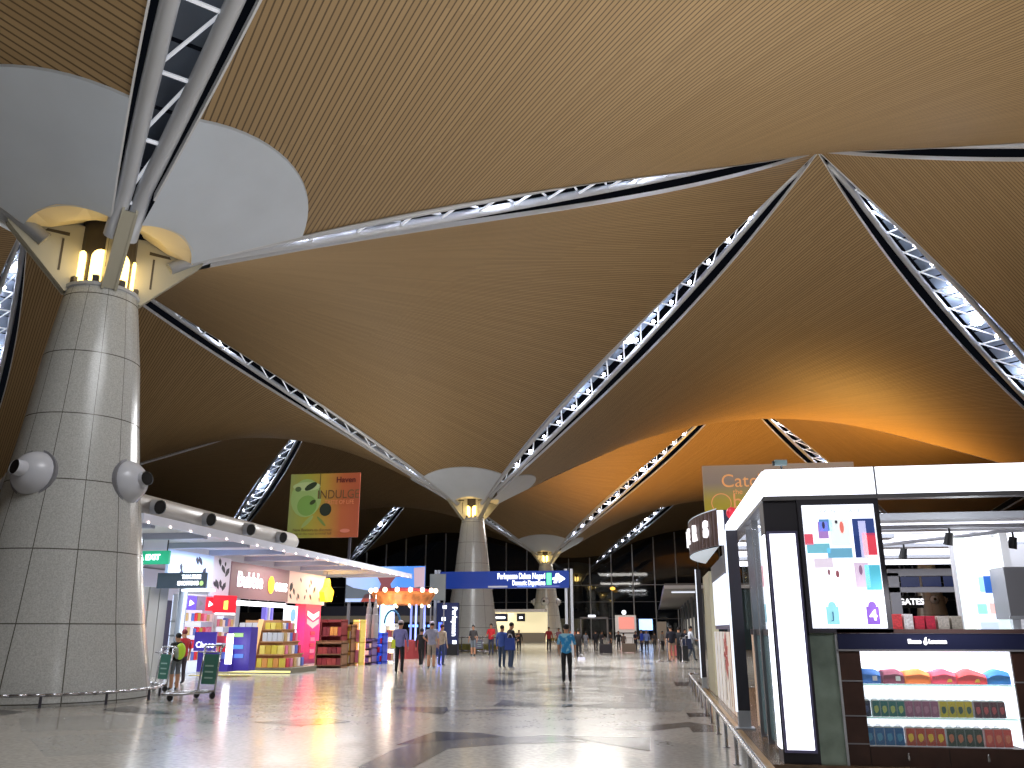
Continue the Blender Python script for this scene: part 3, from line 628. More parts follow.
# shop ceiling grid
for y0, y1, xr, lab in ((13.1, 13.5, 9, 'grey ceiling beam of the right shop, first one behind the fascia'), (14.4, 14.8, 9, 'grey ceiling beam of the right shop, second behind the fascia'),
                        (15.7, 16.1, 4.2, 'short grey ceiling beam deep inside the right shop'), (17.6, 18.0, 9, 'fourth grey ceiling beam of the right shop'), (20.4, 20.8, 9, 'rearmost grey ceiling beam of the right shop')):
    single('ceiling_beam', MB().box(1.6, xr, y0, y1, 3.03, 3.13), STEEL, lab, 'beam', (1.6, y0, 3.03))
for k, (a, b) in enumerate(((13.5, 14.4), (14.8, 15.7), (16.1, 17.6), (18.0, 20.4), (20.8, 23.5))):
    single('ceiling_light_panel', MB().box(1.7, 9, a+.01, b-.01, 3.1, 3.13), PANEL, ['white luminous ceiling panel between the first and second beams', 'white luminous ceiling panel above the short beam', 'white luminous ceiling panel between the short beam and the fourth beam', 'white luminous ceiling panel between the fourth and rearmost beams', 'white luminous ceiling panel at the rear of the right shop'][k], 'ceiling light', (1.7, a, 3.1))
def track_light(a, b, spots, lab):
    T = thing('track_light', lab, 'track light', (*a, 2.85)); m = MB(); m.tube((*a, 2.85), (*b, 2.85), .03, n=6); m.build('rail', GREY, T)
    for t in spots:
        x, y = a[0]+(b[0]-a[0])*t, a[1]+(b[1]-a[1])*t
        m = MB(); m.tube((x, y, 2.85), (x, y, 2.74), .015, n=6); m.tube((x, y, 2.76), (x-.03, y+.03, 2.6), .05, .065, 10); m.build('spot_head', BLACK, T)
track_light((2.9, 16.5), (5.2, 12.9), (.25, .5, .95), 'diagonal ceiling track with black spotlights left of the partition')
track_light((2.3, 14.9), (3.4, 14.2), (.2, .8), 'short ceiling track with two black spotlights')
track_light((2.6, 12.4), (6, 12.4), (.12, .42), 'ceiling track with black spotlights just behind the first beam')
for x, y in ((2.6, 12.5), (4.2, 12.5), (3, 15)): light('POINT', (x, y, 2.6), 25, (.95, .97, 1), .3, name='shop_light')
# side of the shop along the walkway
T = thing('side_showcase', 'glazed side showcase of the right shop with bright pink and blue posters', 'showcase', (1.5, 12.4, 0))
m = MB(); m.box(1.62, 1.68, 11.1, 13.9, 1.5, 2.9); bp = m.build('back_panel', PANEL2, T)
for y0, y1, z0, z1, c in ((11.2, 12.0, 2.3, 2.85, (190, 190, 195)), (12.2, 13.6, 2.1, 2.4, (240, 190, 200)), (12.1, 13.7, 1.6, 1.85, (170, 215, 230)), (11.2, 11.9, 1.55, 2.2, (110, 80, 90)), (11.3, 11.7, 1.95, 2.1, (225, 200, 200))):
    m = MB(); m.box(1.6, 1.62, y0, y1, z0, z1); m.build('poster', glow('sp%d' % int(y0*100+z0*10), c, .6), bp)
m = MB(); m.box(1.45, 1.62, 11.1, 13.9, 1.42, 1.5); m.build('ledge', DARK, T)
m = MB(); m.box(1.46, 1.49, 11.05, 13.9, .12, 1.42); m.build('lower_glass', mat('teal_glass', (120, 146, 152), .08, .25, .14, sample=False), T)  # faint emission put into the pane to lift its dark look
for y in (11.1, 12.4, 13.2): m = MB(); m.box(1.42, 1.5, y-.05, y+.05, .05, 2.98); m.build('mullion', GREY, T)
m = MB(); m.box(1.4, 1.43, 11.05, 13.9, 1.5, 2.95); m.build('upper_glass', GLASS, T)
for i, (x, y, lab) in enumerate(((1.28, 14.05, 'black square post with white edge halfway along the side of the right shop'), (1.2, 23.3, 'slim dark post at the far corner of the right shop'))):
    T = thing('shop_post', lab, 'post', (x, y, 0)); w = .09 if i == 0 else .06
    m = MB(); m.box(x-w, x+w, y-w, y+w, .32, 3.02); m.build('shaft', DARK, T)
    m = MB(); m.box(x-w-.02, x-w, y-w, y+w, .3, 3.02); m.build('light_edge', PANEL2, T)
    m = MB(); m.box(x-w, x+w, y-w, y+w, .06, .32); m.box(x-w*1.6, x+w*1.6, y-w*1.6, y+w*1.6, .05, .08); m.build('foot', STEEL, T)
FLR = grad_mat('pale_board', [(240, 190, 150), (236, 226, 216), (232, 226, 222)], 1, 14.4, 20, .4)  # board emits a little of its colour in place of light falling on it
T = thing('floral_hoarding', 'pale plank hoarding with a red painted flower beside the shop', 'hoarding', (1.35, 17.4, 0))
m = MB(); m.box(1.33, 1.4, 14.5, 20.4, .06, 1.45); bd = m.build('board', FLR, T)
for k in range(1, 7): m = MB(); m.box(1.325, 1.33, 14.5+k*.85, 14.52+k*.85, .06, 1.45); m.build('plank_gap', GREY, bd)
m = MB()
for k in range(9):
    a = k*2*PI/9; c = Vector((1.322, 17.3, 1.02)); u = Vector((0, math.cos(a), math.sin(a))); w = Vector((0, -math.sin(a), math.cos(a)))
    m.quad(c, c+u*.3+w*.09, c+u*.5, c+u*.3-w*.09)
m.build('painted_flower', mat('flower_red', (214, 60, 50), .5), bd)
m = MB(); m.box(1.322, 1.326, 17.6, 17.66, .2, 1.0); m.box(1.322, 1.326, 16.6, 16.64, .15, .8); m.build('painted_stem', mat('stem_grey', (150, 140, 120), .5), bd)
T = thing('wall_lightbox', 'blank white lightbox above the floral hoarding', 'lightbox', (1.36, 18.2, 1.55))
m = MB(); m.box(1.36, 1.44, 16.3, 20.2, 1.5, 2.85); m.build('frame', mat('lilac_metal', (120, 118, 160), .4, .3), T)
m = MB(); m.box(1.34, 1.36, 16.5, 20.0, 1.58, 2.5); m.build('face', PANEL2, T)
m = MB(); m.box(1.335, 1.36, 16.3, 20.2, 2.52, 2.85); m.build('header', GREY, T)
single('cream_wall_panel', MB().box(1.3, 1.45, 20.6, 23.1, .06, 2.8), mat('cream_wall', (214, 208, 176), .5), 'cream wall panel between the lightbox and the far corner post', 'wall panel', (1.35, 21.8, 0))
single('back_wall_panel', MB().box(5.5, 9, 17, 17.1, .05, 3.0), WHITE, 'white back wall deep inside the right shop', 'wall panel', (7, 17, 0))
# curved slatted sign drum
T = thing('sign_drum', 'curved brown slatted sign canopy with glowing white letters', 'sign', (1.4, 20, 2.87))
cx, cy, R_ = 6.42, 18.75, 5.6; a0, a1 = PI-.404, PI+.404
def arc(r, a, z): return (cx+r*math.cos(a), cy+r*math.sin(a), z)
SL = mat('slat_brown', (96, 72, 62), .5); SL2 = mat('slat_mauve', (120, 100, 100), .5)
m = MB(); m2 = MB(); n = 44
for k in range(n):
    a, b = a0+(a1-a0)*k/n, a0+(a1-a0)*(k+1)/n-.006
    (m if k % 2 else m2).add([arc(R_, a, 3.03), arc(R_, b, 3.03), arc(R_, b, 3.7), arc(R_, a, 3.7), arc(R_-.05, a, 3.03), arc(R_-.05, b, 3.03), arc(R_-.05, b, 3.7), arc(R_-.05, a, 3.7)],
                             [(0, 1, 2, 3), (4, 7, 6, 5), (0, 4, 5, 1), (3, 2, 6, 7), (0, 3, 7, 4), (1, 5, 6, 2)])
sf = m.build('slat_screen', SL, T); m2.build('alternate_slat', SL2, sf)
m = MB(); pts = [arc(R_, a0+(a1-a0)*k/24, 3.0) for k in range(25)]; m.quad(*pts[::-1]); m.add(pts+[(x, y, 3.72) for x, y, _ in pts], [tuple(range(25, 50))])
m.build('soffit', glow('soffit', (205, 214, 222), .55), T)
m = MB(); p, q = arc(R_, a1, 0), arc(R_-.9, a1+.02, 0); m.quad((p[0], p[1]-.02, 3.02), (p[0]+.3, p[1]-.02, 3.02), (p[0]+.3, p[1]-.02, 3.68), (p[0], p[1]-.02, 3.68)); m.build('end_panel', PANEL2, T)
m = MB(); m.box(p[0]+.12, p[0]+.3, p[1]-.06, p[1]-.03, 3.02, 3.68); m.build('end_stripe', NAVY, T)
for i, ch in enumerate('FLYERS'):
    a = a0+.08+i*.128; x, y, _ = arc(R_+.03, a, 0)
    t = text(ch, .42, glow('txt', (250, 250, 255), 1.4), None, (0, 0, 0), '-X', bold=.02, ext=.02)
    t.data.transform(Matrix.Translation((x, y, 3.36)) @ Matrix.Rotation(a-PI, 4, 'Z')); attach(t, T)
# billboard behind
T = thing('billboard', 'yellow and mauve billboard with orange script above the right shop', 'billboard', (3.8, 26, 4.4))
bx0, bz1 = PY(702, 466, 26); bz0 = PY(702, 515, 26)[1]-.1
m = MB(); m.box(bx0, bx0+4.4, 26, 26.08, bz0, bz1); m.build('board', grad_mat('bill_grad', [(188, 172, 20), (186, 164, 60), (150, 132, 118), (160, 138, 120)], 2, bz0, bz1, .12), T)
OR = glow('orange_letters', (226, 160, 100), .35)
text('Catch', .56, OR, T, (bx0+1.2, 25.98, bz1-.5)); text('the', .22, OR, T, (bx0+1.0, 25.98, bz1-.82)); text('best', .62, OR, T, (bx0+1.35, 25.98, bz1-1.12))
m = MB(); c = (bx0+.5, 25.975, bz1-1.15); m.v = [(c[0]+r*math.cos(2*PI*k/20), c[1], c[2]+r*math.sin(2*PI*k/20)) for r in (.3, .27) for k in range(20)]
m.f = [(k, (k+1) % 20, (k+1) % 20+20, k+20) for k in range(20)]; m.build('ring_ornament', OR, T)
m = MB()
for x in (bx0+.5, bx0+3.9): m.box(x-.06, x+.06, 26.1, 26.22, 0, bz1-.1)
m.build('support_post', GREY, T)
T = thing('red_lantern', 'small red lantern standing on the white fascia before the billboard', 'lantern', (1.46, 15.6, 3.38))
m = MB(); m.ball((1.46, 15.6, 3.5), .1, 12, 8, sz=1.1); m.build('globe', mat('lantern_red', (220, 50, 70), .4, emit=.4), T, True); m = MB(); m.tube((1.46, 15.6, 3.38), (1.46, 15.6, 3.43), .04); m.build('foot', DARK, T)
T = thing('surveillance_camera', 'small surveillance camera mounted on top of the white fascia', 'camera', (1.62, 11, 3.38))
x, z = PY(781, 463, 11); m = MB(); m.tube((x, 11, 3.36), (x, 11, z), .012); m.build('bracket', CHROME, T)
m = MB(); m.rbox((x-.01, 10.98, z), .15, .07, .065, .1); m.build('housing', mat('cam_grey', (120, 140, 140), .4), T)
m = MB(); m.tube((x-.085, 10.98, z-.005), (x-.11, 10.98, z-.008), .03, n=10); m.build('lens', BLACK, T)
# low guard rail
T = thing('guard_rail', 'long low steel rail on short posts along the right shop', 'guard rail', (.87, 15, 0))
m = MB(); m.sweep([(.87, y, .34) for y in (6, 12, 18, 24.4)], .028, 10); m.sweep([(.87, 24.4, .34), (1.0, 24.6, .34), (1.15, 24.6, .34)], .028, 10); m.build('top_rail', CHROME, T, True)
for k in range(13): m = MB(); m.tube((.87, 6.3+k*1.5, 0), (.87, 6.3+k*1.5, .33), .022); m.tube((.87, 6.3+k*1.5, 0), (.87, 6.3+k*1.5, .012), .05); m.build('post', CHROME, T)
for o in bpy.data.objects:
    if o.parent is None and o.name.split('.')[0] in ('corner_pillar', 'advertising_screen', 'glass_panel', 'display_case', 'pouch', 'gift_bag'): o.location.x -= .03
# ------------------------------------------------------------------ far canopy on the right with queue
T = thing('entrance_canopy', 'long grey canopy building beyond the right shop with a bright edge', 'canopy', (3, 68, 0))
m = MB(); m.box(.9, 9, 68, 140, 4.5, 4.9); m.build('roof', mat('canopy_grey', (116, 112, 112), .5), T)
m = MB(); m.box(.88, 9, 67.9, 68, 4.5, 4.75); m.build('fascia', WHITE, T); m = MB(); m.box(.82, .9, 68, 140, 4.5, 4.7); m.build('side_fascia', mat('lilac_metal', (120, 118, 160), .4, .3), T)
for k in range(7): m = MB(); m.box(3.6, 3.8, 69+k*9, 69.3+k*9, 0, 4.5); m.build('column', GREY, T)
m = MB(); m.box(4.2, 9, 68.5, 140, 0, 4.4); m.build('wall', mat('teal_dark', (36, 60, 66), .5), T)
for k in range(8): m = MB(); m.box(4.15, 4.2, 70+k*8, 74+k*8, .5, 2.7); m.build('window', glow('far_window', (214, 210, 200), .5), T)
m = MB(); m.box(1.5, 3.4, 72, 72.2, 4.35, 4.45); m.build('ceiling_lamp', PANEL2, T)
# ------------------------------------------------------------------ blue direction sign gantry
BLUE = mat('sign_blue', (22, 50, 128), .3, emit=.25); BL2 = mat('sign_blue_dark', (20, 36, 84), .4)
T = thing('direction_gantry', 'long blue overhead direction sign spanning between twin steel posts', 'sign', (-9, 52.5, 0))
m = MB(); m.box(-13.05, -5.0, 52.4, 52.75, 3.91, 4.94); bm = m.build('sign_beam', BLUE, T)
WT = glow('sign_white', (240, 246, 255), 2.2)
text('Perlepasan Dalam Negeri', .5, WT, bm, (-6.45, 52.37, 4.62), align='RIGHT', bold=.006, sx=.58)
text('Domestic Departures', .42, WT, bm, (-6.45, 52.37, 4.22), align='RIGHT', bold=.006, sx=.55)
m = MB(); m.box(-6.36, -6.08, 52.33, 52.4, 4.1, 4.8); m.build('green_icon', glow('green', (90, 230, 150), 1.3), bm)
m = MB(); m.box(-6.0, -5.55, 52.33, 52.4, 4.4, 4.52); m.quad((-5.62, 52.37, 4.2), (-5.22, 52.37, 4.46), (-5.62, 52.37, 4.72)); m.quad((-5.95, 52.37, 4.2), (-5.75, 52.37, 4.2), (-5.6, 52.37, 4.78), (-5.8, 52.37, 4.78)); m.build('arrow_icon', WT, bm)
for x, c in ((-10.0, (150, 150, 160)), (-8.2, (90, 120, 200)), (-6.8, (80, 90, 150))): m = MB(); m.box(x, x+1.2, 52.37, 52.4, 3.96, 4.06); m.build('small_caption', glow('cap%d' % c[0], c, .5), bm)
for x in (-5.2, -4.86, -13.35): m = MB(); m.box(x-.08, x+.08, 52.45, 52.65, 0, 5.05); m.build('post', STEEL, T)
m = MB(); m.box(-13.2, -13.08, 52.4, 52.7, 0, 5.05); m.build('post', STEEL, T)
T = thing('information_totem', 'dark blue information totem with vertical white lettering left of the second column', 'totem', (-12.5, 52, 0))
m = MB(); m.box(-13.1, -11.75, 51.9, 52.2, .0, 3.05); tp = m.build('body', BL2, T)
m = MB(); m.box(-12.95, -12.75, 51.86, 51.9, .1, 1.9); m.build('blue_light_strip', glow('blue_strip', (60, 90, 255), 4, True), tp)
text('Perlepasan', .42, WT, tp, (-11.98, 51.88, 1.95), rot=-PI/2, bold=.01, sx=.95)
for x, z in ((-12.6, 2.8), (-12.65, 2.1), (-11.95, .75)): m = MB(); m.box(x-.12, x+.12, 51.87, 51.9, z-.1, z+.1); m.build('pictogram', WT, tp)
m = MB(); m.box(-12.4, -11.75, 51.88, 51.9, 0, .65); m.build('kick_panel', BLACK, tp)
# planter rails behind
for lab, cxx, cyy, r in (('low steel rail with green planting in front of the second column', X0, Y0+GR, 3.3), ('low steel rail with planting at the foot of the third column', X0, Y0+2*GR, 3.6)):
    T = thing('planter_rail', lab, 'guard rail', (cxx, cyy, 0)); n = 40
    m = MB(); m.path([(cxx+r*math.cos(2*PI*k/n), cyy+r*math.sin(2*PI*k/n), .95) for k in range(n+1)], .05, 6); m.path([(cxx+r*math.cos(2*PI*k/n), cyy+r*math.sin(2*PI*k/n), .06) for k in range(n+1)], .05, 6); m.build('rail', CHROME, T, True)
    for k in range(16):
        a = 2*PI*k/16; m = MB(); m.tube((cxx+r*math.cos(a), cyy+r*math.sin(a), 0), (cxx+r*math.cos(a), cyy+r*math.sin(a), .95), .035, n=6); m.build('post', CHROME, T)
    m = MB(); m.lathe((cxx, cyy, 0), [(r-.1, 0), (r-.1, .42), (r-.5, .5)], 40); m.build('planter', mat('planter_green', (104, 100, 44), .8, noise=.4, scale=3), T)
# lit service counters in the background
T = thing('service_counter', 'brightly lit cream counter hall seen between the second and third columns', 'counter', (-18, 104, 0))
xa = PY(492, 630, 104)[0]; xb = PY(537, 630, 104)[0]
m = MB(); m.box(xa-2, xb+1, 106, 106.2, 0, 3.7); m.build('back_wall', glow('counter_cream', (232, 220, 180), .8), T)
m = MB(); m.box(xa-2, xb+1, 103.5, 104.2, 0, 1.1); m.build('desk', mat('desk_grey', (150, 144, 130), .5), T)
m = MB(); m.box(xa-2, xb+1, 103, 106.2, 3.5, 3.8); m.build('canopy', WHITE, T)
for x, w, c in ((xa+.2, 1.9, (24, 26, 50)), (xa+3.2, 1, (40, 40, 50))): m = MB(); m.box(x, x+w, 102.9, 103, 2.4, 3.3); q = m.build('hanging_sign', mat('hs%d' % c[0], c, .4), T); m = MB(); m.box(x+.3, x+w-.3, 102.86, 102.9, 2.7, 2.95); m.build('lit_text', WT, q)
light('AREA', (-19, 104, 3.4), 120, (1, .95, .8), 4, name='counter_light')
single('hall_wall_left', MB().box(-60, -24, 96, 96.3, 0, 3.4), mat('hall_dim', (56, 54, 54), .6), 'dim low wall behind the shops on the left background', 'wall', (-40, 96, 0))
# kiosk, portals and small background things
T = thing('kiosk', 'white kiosk with a pinkish red notice near the glass end wall', 'kiosk', (-3, 98, 0))
m = MB(); m.box(-4.3, -2.0, 98, 99, 0, 3.0); m.build('body', WHITE, T); m = MB(); m.box(-3.9, -2.2, 97.94, 98, 1.5, 2.8); m.build('notice', glow('notice', (222, 140, 130), .7), T)
m = MB(); m.box(-4.3, -2.0, 97.95, 98, 1.05, 1.15); m.build('shelf', DARK, T); m = MB(); m.ball((-3.3, 98.3, 3.3), .25, 10, 6); m.build('lamp', PANEL, T)
T = thing('lit_screen', 'small bright bluish screen beside the white kiosk', 'screen', (-1.5, 100, 0))
m = MB(); m.box(-1.7, -.2, 100, 100.1, 1.4, 2.6); m.build('screen', glow('blue_screen', (150, 190, 255), 2.5), T); m = MB(); m.box(-1.2, -.7, 100.1, 100.3, 0, 2.5); m.build('stand', DARK, T)
T = thing('notice_board', 'beige notice board standing right of the bright screen', 'board', (.6, 98, 0))
m = MB(); m.box(.3, 1.3, 98, 98.1, .2, 2.3); m.build('panel', mat('board_beige', (150, 138, 126), .6), T); m = MB(); m.box(.4, .5, 98, 98.1, 0, .2); m.box(1.1, 1.2, 98, 98.1, 0, .2); m.build('foot', DARK, T)
T = thing('portal_frame', 'white door portal frame at the base of the glass wall', 'portal', (-8, 112, 0))
m = MB(); m.box(-9.4, -9.2, 112, 112.2, 0, 2.9); m.box(-6, -5.8, 112, 112.2, 0, 2.9); m.box(-9.4, -5.8, 112, 112.2, 2.8, 3.0); m.build('frame', GREY, T); m = MB(); m.box(-8.3, -7.4, 111.9, 112, 3.0, 3.25); m.build('lamp', PANEL, T)
single('warm_wall_lamp', MB().ball((-6.6, 145, 8.0), .28, 10, 6, sx=1.6), glow('amberlamp', (255, 190, 80), 2), 'small amber lamp glowing beyond the dark glazing', 'lamp', (-6.6, 145, 8.0))
def stanchion(px, py, lab):
    x, y = G(px, py); T = thing('queue_stanchion', lab, 'stanchion', (x, y, 0), 'queue stanchions near the right shop')
    m = MB(); m.lathe((x, y, 0), [(.2, 0), (.2, .03), (.06, .07), (.03, .1)], 14); m.build('base', CHROME, T); m = MB(); m.lathe((x, y, 0), [(.03, .08), (.03, .95), (.045, .97), (.045, 1.03), (.02, 1.05)], 10); m.build('post', CHROME, T)
for a, b, l in ((660, 662, 'leftmost steel queue stanchion'), (668, 662, 'steel queue stanchion beside the dark suitcase queue'), (683, 663, 'white steel queue stanchion nearest the walking man')): stanchion(a, b, l)
# ------------------------------------------------------------------ left shops
FX = -16.0
GRYW = mat('shop_wall', (168, 166, 160), .5)
T = thing('shop_canopy', 'long white flat canopy roof over the left shops with tiny edge lights', 'canopy', (-13.1, 30, 4.2))
m = MB(); m.box(-24, -13.15, 20.3, 46, 4.28, 4.4); cr = m.build('roof', WHITE, T)
m = MB(); m.box(-13.15, -13.05, 20.3, 46, 4.18, 4.42); m.build('edge_beam', mat('canopy_edge', (206, 208, 222), .35, emit=.12), T)
for k in range(9): m = MB(); m.box(-16, -13.15, 20.8+k*2.8, 21.02+k*2.8, 4.1, 4.28); m.build('rib', mat('rib_lilac', (178, 184, 205), .4), T)
first = None
for k in range(24):
    y = 20.5+k*1.07
    if not first: m = MB(); m.ball((-13.03, y, 4.2), .032, 6, 4); first = m.build('edge_light', glow('edge_light', (255, 226, 215), 6), T); fy = y
    else: o = first.copy(); C.objects.link(o); o.location = (0, y-fy, 0)
for y in (22, 28, 34, 40): light('AREA', (-14.6, y, 4.05), 210, (.84, .9, 1) if y < 32 else (1, .88, .78), 2, sy=3, name='canopy_light')
for y in (24, 30, 36, 42): light('AREA', (-18.5, y, 4.0), 120, (.92, .95, 1), 3, name='shop_light')
# ventilation duct with nozzles on the canopy
T = thing('air_duct', 'grey round air duct with jet nozzles lying on the left canopy', 'duct', (-14, 24, 4.6))
DU = mat('duct_grey', (190, 186, 182), .4, .2)
m = MB(); m.sweep([(-14, y, 4.8) for y in (20.3, 24, 28, 31.6)], .34, 20); m.ball((-14, 31.6, 4.8), .34, 20, 10, sy=1.6); m.build('pipe', DU, T, True)
for px in (152, 205, 246, 279):
    y = PX(px, 520, -13.7)[0]; m = MB(); m.tube((-13.75, y, 4.8), (-13.42, y-.12, 4.76), .21, .2, 18, cap=False); nz = m.build('nozzle', STEEL, T, True)
    m = MB(); m.tube((-13.5, y-.09, 4.77), (-13.43, y-.115, 4.76), .18, n=16); m.build('mouth', BLACK, nz)
m = MB()
for y in (21, 24, 27, 30): m.box(-14.3, -13.7, y-.08, y+.08, 4.41, 4.55)
m.build('saddle', GREY, T)
# back walls
single('shop_back_wall', MB().box(-23.2, -23, 20.3, 46, 0, 4.2), glow('backwall', (190, 196, 214), .25), 'pale back wall deep inside the left shops', 'wall', (-23, 30, 0))
single('shop_end_wall', MB().box(-23, -16.5, 24.6, 24.7, 0, 4.2), GRYW, 'pale end wall beside the green exit sign', 'wall', (-19, 24.6, 0))
# perforated leaf panels
def leaf_panel(y0, y1, z0, z1, n, lab, mt, seed):
    T = thing('leaf_cutout_panel', lab, 'panel', (FX, (y0+y1)/2, z0)); m = MB(); m.box(FX-.1, FX, y0, y1, z0, z1); b = m.build('board', mt, T); r = random.Random(seed)
    for i in range(n):
        y, z, s, a = r.uniform(y0+.2, y1-.2), r.uniform(z0+.2, z1-.15), r.uniform(.08, .17), r.uniform(-.6, .6)
        pts = [(0, 1.2), (.45, .35), (.35, -.4), (0, -1.1), (-.4, -.3), (-.5, .5)]
        m = MB(); m.quad(*[(FX+.006, y+1.7*s*(p*math.cos(a)-q*math.sin(a)), z+1.1*s*(p*math.sin(a)+q*math.cos(a))) for p, q in pts]); m.build('leaf_cutout', mat('cutout', (46, 48, 66), .6), b)
LP1 = glow('panel_cool', (176, 200, 240), .5); LP2 = glow('panel_lilac', (186, 182, 198), .4)
leaf_panel(26.6, 29.6, 2.86, 4.1, 8, 'bluish white panel with dark leaf cut-outs above the dark menu sign', LP1, 3)
leaf_panel(29.62, 30.95, 2.66, 4.1, 9, 'lilac panel with dark leaf cut-outs beside the brown shop sign', LP2, 5)
leaf_panel(36.45, 40.8, 2.62, 4.02, 14, 'pinkish panel with dark leaf cut-outs behind the yellow star lamp', glow('panel_pink', (214, 180, 172), .42), 9)
# hanging green exit sign
T = thing('exit_sign', 'green hanging sign with a white arrow at far left', 'sign', (-15.9, 25, 3.6))
x0, z1 = PY(141, 551, 25); x1, z0 = PY(168, 564, 25); m = MB(); m.box(x0-.5, x1, 25, 25.1, z0, z1); g = m.build('face', glow('exit_green', (30, 150, 110), .9), T)
text('EXIT', .24, WT, g, ((x0+x1)/2-.05, 24.98, (z0+z1)/2), bold=.008); m = MB(); m.quad((x0, 24.98, z0+.12), (x0+.14, 24.98, z0+.12), (x0+.07, 24.98, z1-.12)); m.build('arrow_icon', WT, g)
m = MB(); m.tube((x1-.1, 25.05, z1), (x1-.1, 25.05, 4.27), .02); m.tube((x0, 25.05, z1), (x0, 25.05, 4.27), .02); m.build('hanger', DARK, T)
T = thing('menu_sign', 'dark slate sign with white text below the bluish leaf panel', 'sign', (-15.7, 27, 3))
x0, z1 = PY(158, 573, 26); x1, z0 = PY(205, 588, 26); m = MB(); m.box(x0, x1, 26, 26.1, z0, z1); g = m.build('face', mat('slate', (78, 92, 108), .4), T)
text('TAX FREE', .17, WT, g, (x1-.5, 25.98, z1-.14), bold=.008, sx=.9); text('SHOPPING', .17, WT, g, (x1-.6, 25.98, z0+.15), bold=.008, sx=.9)
m = MB(); m.quad(*[(x1-.13+.07*math.cos(k*PI/5), 25.98, z0+.15+.08*math.sin(k*PI/5)) for k in range(10)]); m.build('round_logo', glow('logo_green', (180, 220, 140), .9), g)
m = MB(); m.box(x0+.9, x1+.2, 26, 26.3, z0-.1, z0-.03); m.build('light_bar', WT, T)
# doors and columns below it
T = thing('corner_door', 'grey panelled doors with a dark vertical handle strip behind the trolleys', 'door', (-16.5, 26, 0))
for k, (a, b) in enumerate(((24.8, 25.6), (25.65, 26.4), (26.45, 27.0), (27.1, 27.6))):
    m = MB(); m.box(-16.6, -16.45-.03*(k % 2), a, b, 0, 2.85); m.build('panel', GRYW, T)
m = MB(); m.box(-16.5, -16.38, 25.5, 25.72, .9, 3.0); hd = m.build('handle_strip', mat('strip_grey', (88, 90, 98), .4), T); m = MB(); m.box(-16.37, -16.36, 25.56, 25.66, 1.6, 1.8); m.build('lock_plate', WHITE, hd)
T = thing('door_post', 'round grey post between the doors and the lit product shelves', 'post', (-16.1, 27.9, 0)); m = MB(); m.lathe((-16.1, 27.9, 0), [(.2, 0), (.2, .1), (.16, .12), (.16, 2.85)], 18); m.build('shaft', mat('post_grey', (150, 158, 168), .3, .3), T, True)
# lit product shelving
def goods(Y0_, y0, y1, z, n, cols, h, X, lab, grp, d=.12, name='product_pack', cat='pack', rnd=None):
    r = rnd or random.Random(int(y0*10+z*100)); w = (y1-y0)/n
    for k in range(n):
        hh = h*r.uniform(.75, 1); yy = y0+k*w
        o = single(name, MB().box(X-d, X, yy+w*.08, yy+w*.92, z, z+hh), cols[k % len(cols)], lab, cat, (X-d/2, yy+w/2, z), grp)
def shelving(y0, y1, zs, X, lab, mt, frame, z1, depth=.5, lit=None):
    T = thing('shelving_unit', lab, 'shelf', (X-.2, (y0+y1)/2, 0)); m = MB(); m.box(X-depth, X-depth+.03, y0, y1, 0, z1); m.build('back', mt, T)
    for a in (y0, y1-.05): m = MB(); m.box(X-depth, X, a, a+.05, 0, z1); m.build('side', frame, T)
    for z in zs: m = MB(); m.box(X-depth, X, y0, y1, z-.03, z); m.build('shelf', frame, T)
    m = MB(); m.box(X-depth, X, y0, y1, z1, z1+.05); m.build('top', frame, T); return T
T = shelving(28.2, 30.3, (.45, .85, 1.3, 1.78), -16.15, 'white lit product shelving with purple and red header pictures', glow('shelf_white', (220, 230, 248), .9), WHITE, 2.65)
for a, b, c in ((28.25, 28.9, (92, 70, 190)), (28.95, 29.55, (110, 100, 120)), (29.6, 30.25, (214, 40, 60))):
    m = MB(); m.box(-16.16, -16.13, a, b, 2.15, 2.63); h_ = m.build('header_picture', glow('hd%d' % c[0], c, .8), T)
    m = MB(); m.quad((-16.125, a+.15, 2.28), (-16.125, b-.15, 2.38), (-16.125, a+.2, 2.5)); m.build('picture_mark', WT if c[0] != 110 else GREY, h_)
RC = [mat('pk%d' % i, c, .5, emit=.12) for i, c in enumerate([(200, 60, 80), (210, 120, 150), (190, 160, 110), (230, 220, 220), (90, 110, 190), (215, 40, 60), (180, 150, 60)])]  # packs carry slight emission to brighten their colours
for z, n in ((.45, 9), (.85, 9), (1.3, 9), (1.78, 9)):
    zl = {.45: 'lowest', .85: 'second', 1.3: 'third', 1.78: 'top'}[z]
    goods(0, 28.3, 30.25, z, n, RC[int(z*10) % 3:]+RC[:2], .3, -16.17, 'small colourful pack on the %s shelf of the white product shelving' % zl, 'packs on the %s white shelf' % zl)
# red hexagonal hanging box and product island
T = thing('hanging_lightbox', 'red angled lightbox with yellow emblems above the shelves', 'lightbox', (-15.8, 31.2, 2.2)); y0 = PX(216, 600, -15.8)[0]; y2 = PX(237, 600, -15.8)[0]; ym = (y0+y2)/2
m = MB(); m.prism([(-15.9, y0, 2.7), (-15.4, ym, 2.7), (-15.9, y2, 2.7)], (0, 0, -.62)); m.build('body', glow('red_box', (214, 30, 44), .9), T)
m = MB(); m.quad((-15.66, y0+.35, 2.2), (-15.5, ym-.12, 2.2), (-15.5, ym-.12, 2.55), (-15.66, y0+.35, 2.5)); m.build('emblem', glow('yellow_emblem', (255, 220, 90), 1.4), T)
m = MB(); m.prism([(-15.85, y0+.1, 2.1), (-15.42, ym, 2.1), (-15.85, y2-.1, 2.1)], (0, 0, -.08)); m.build('light_rim', WT, T)
T = shelving(30.6, 32.1, (.6, 1.1, 1.6), -16.2, 'pale shelving with pink and white packs behind the purple counter', glow('shelf_white', (220, 230, 248), .9), WHITE, 2.0)
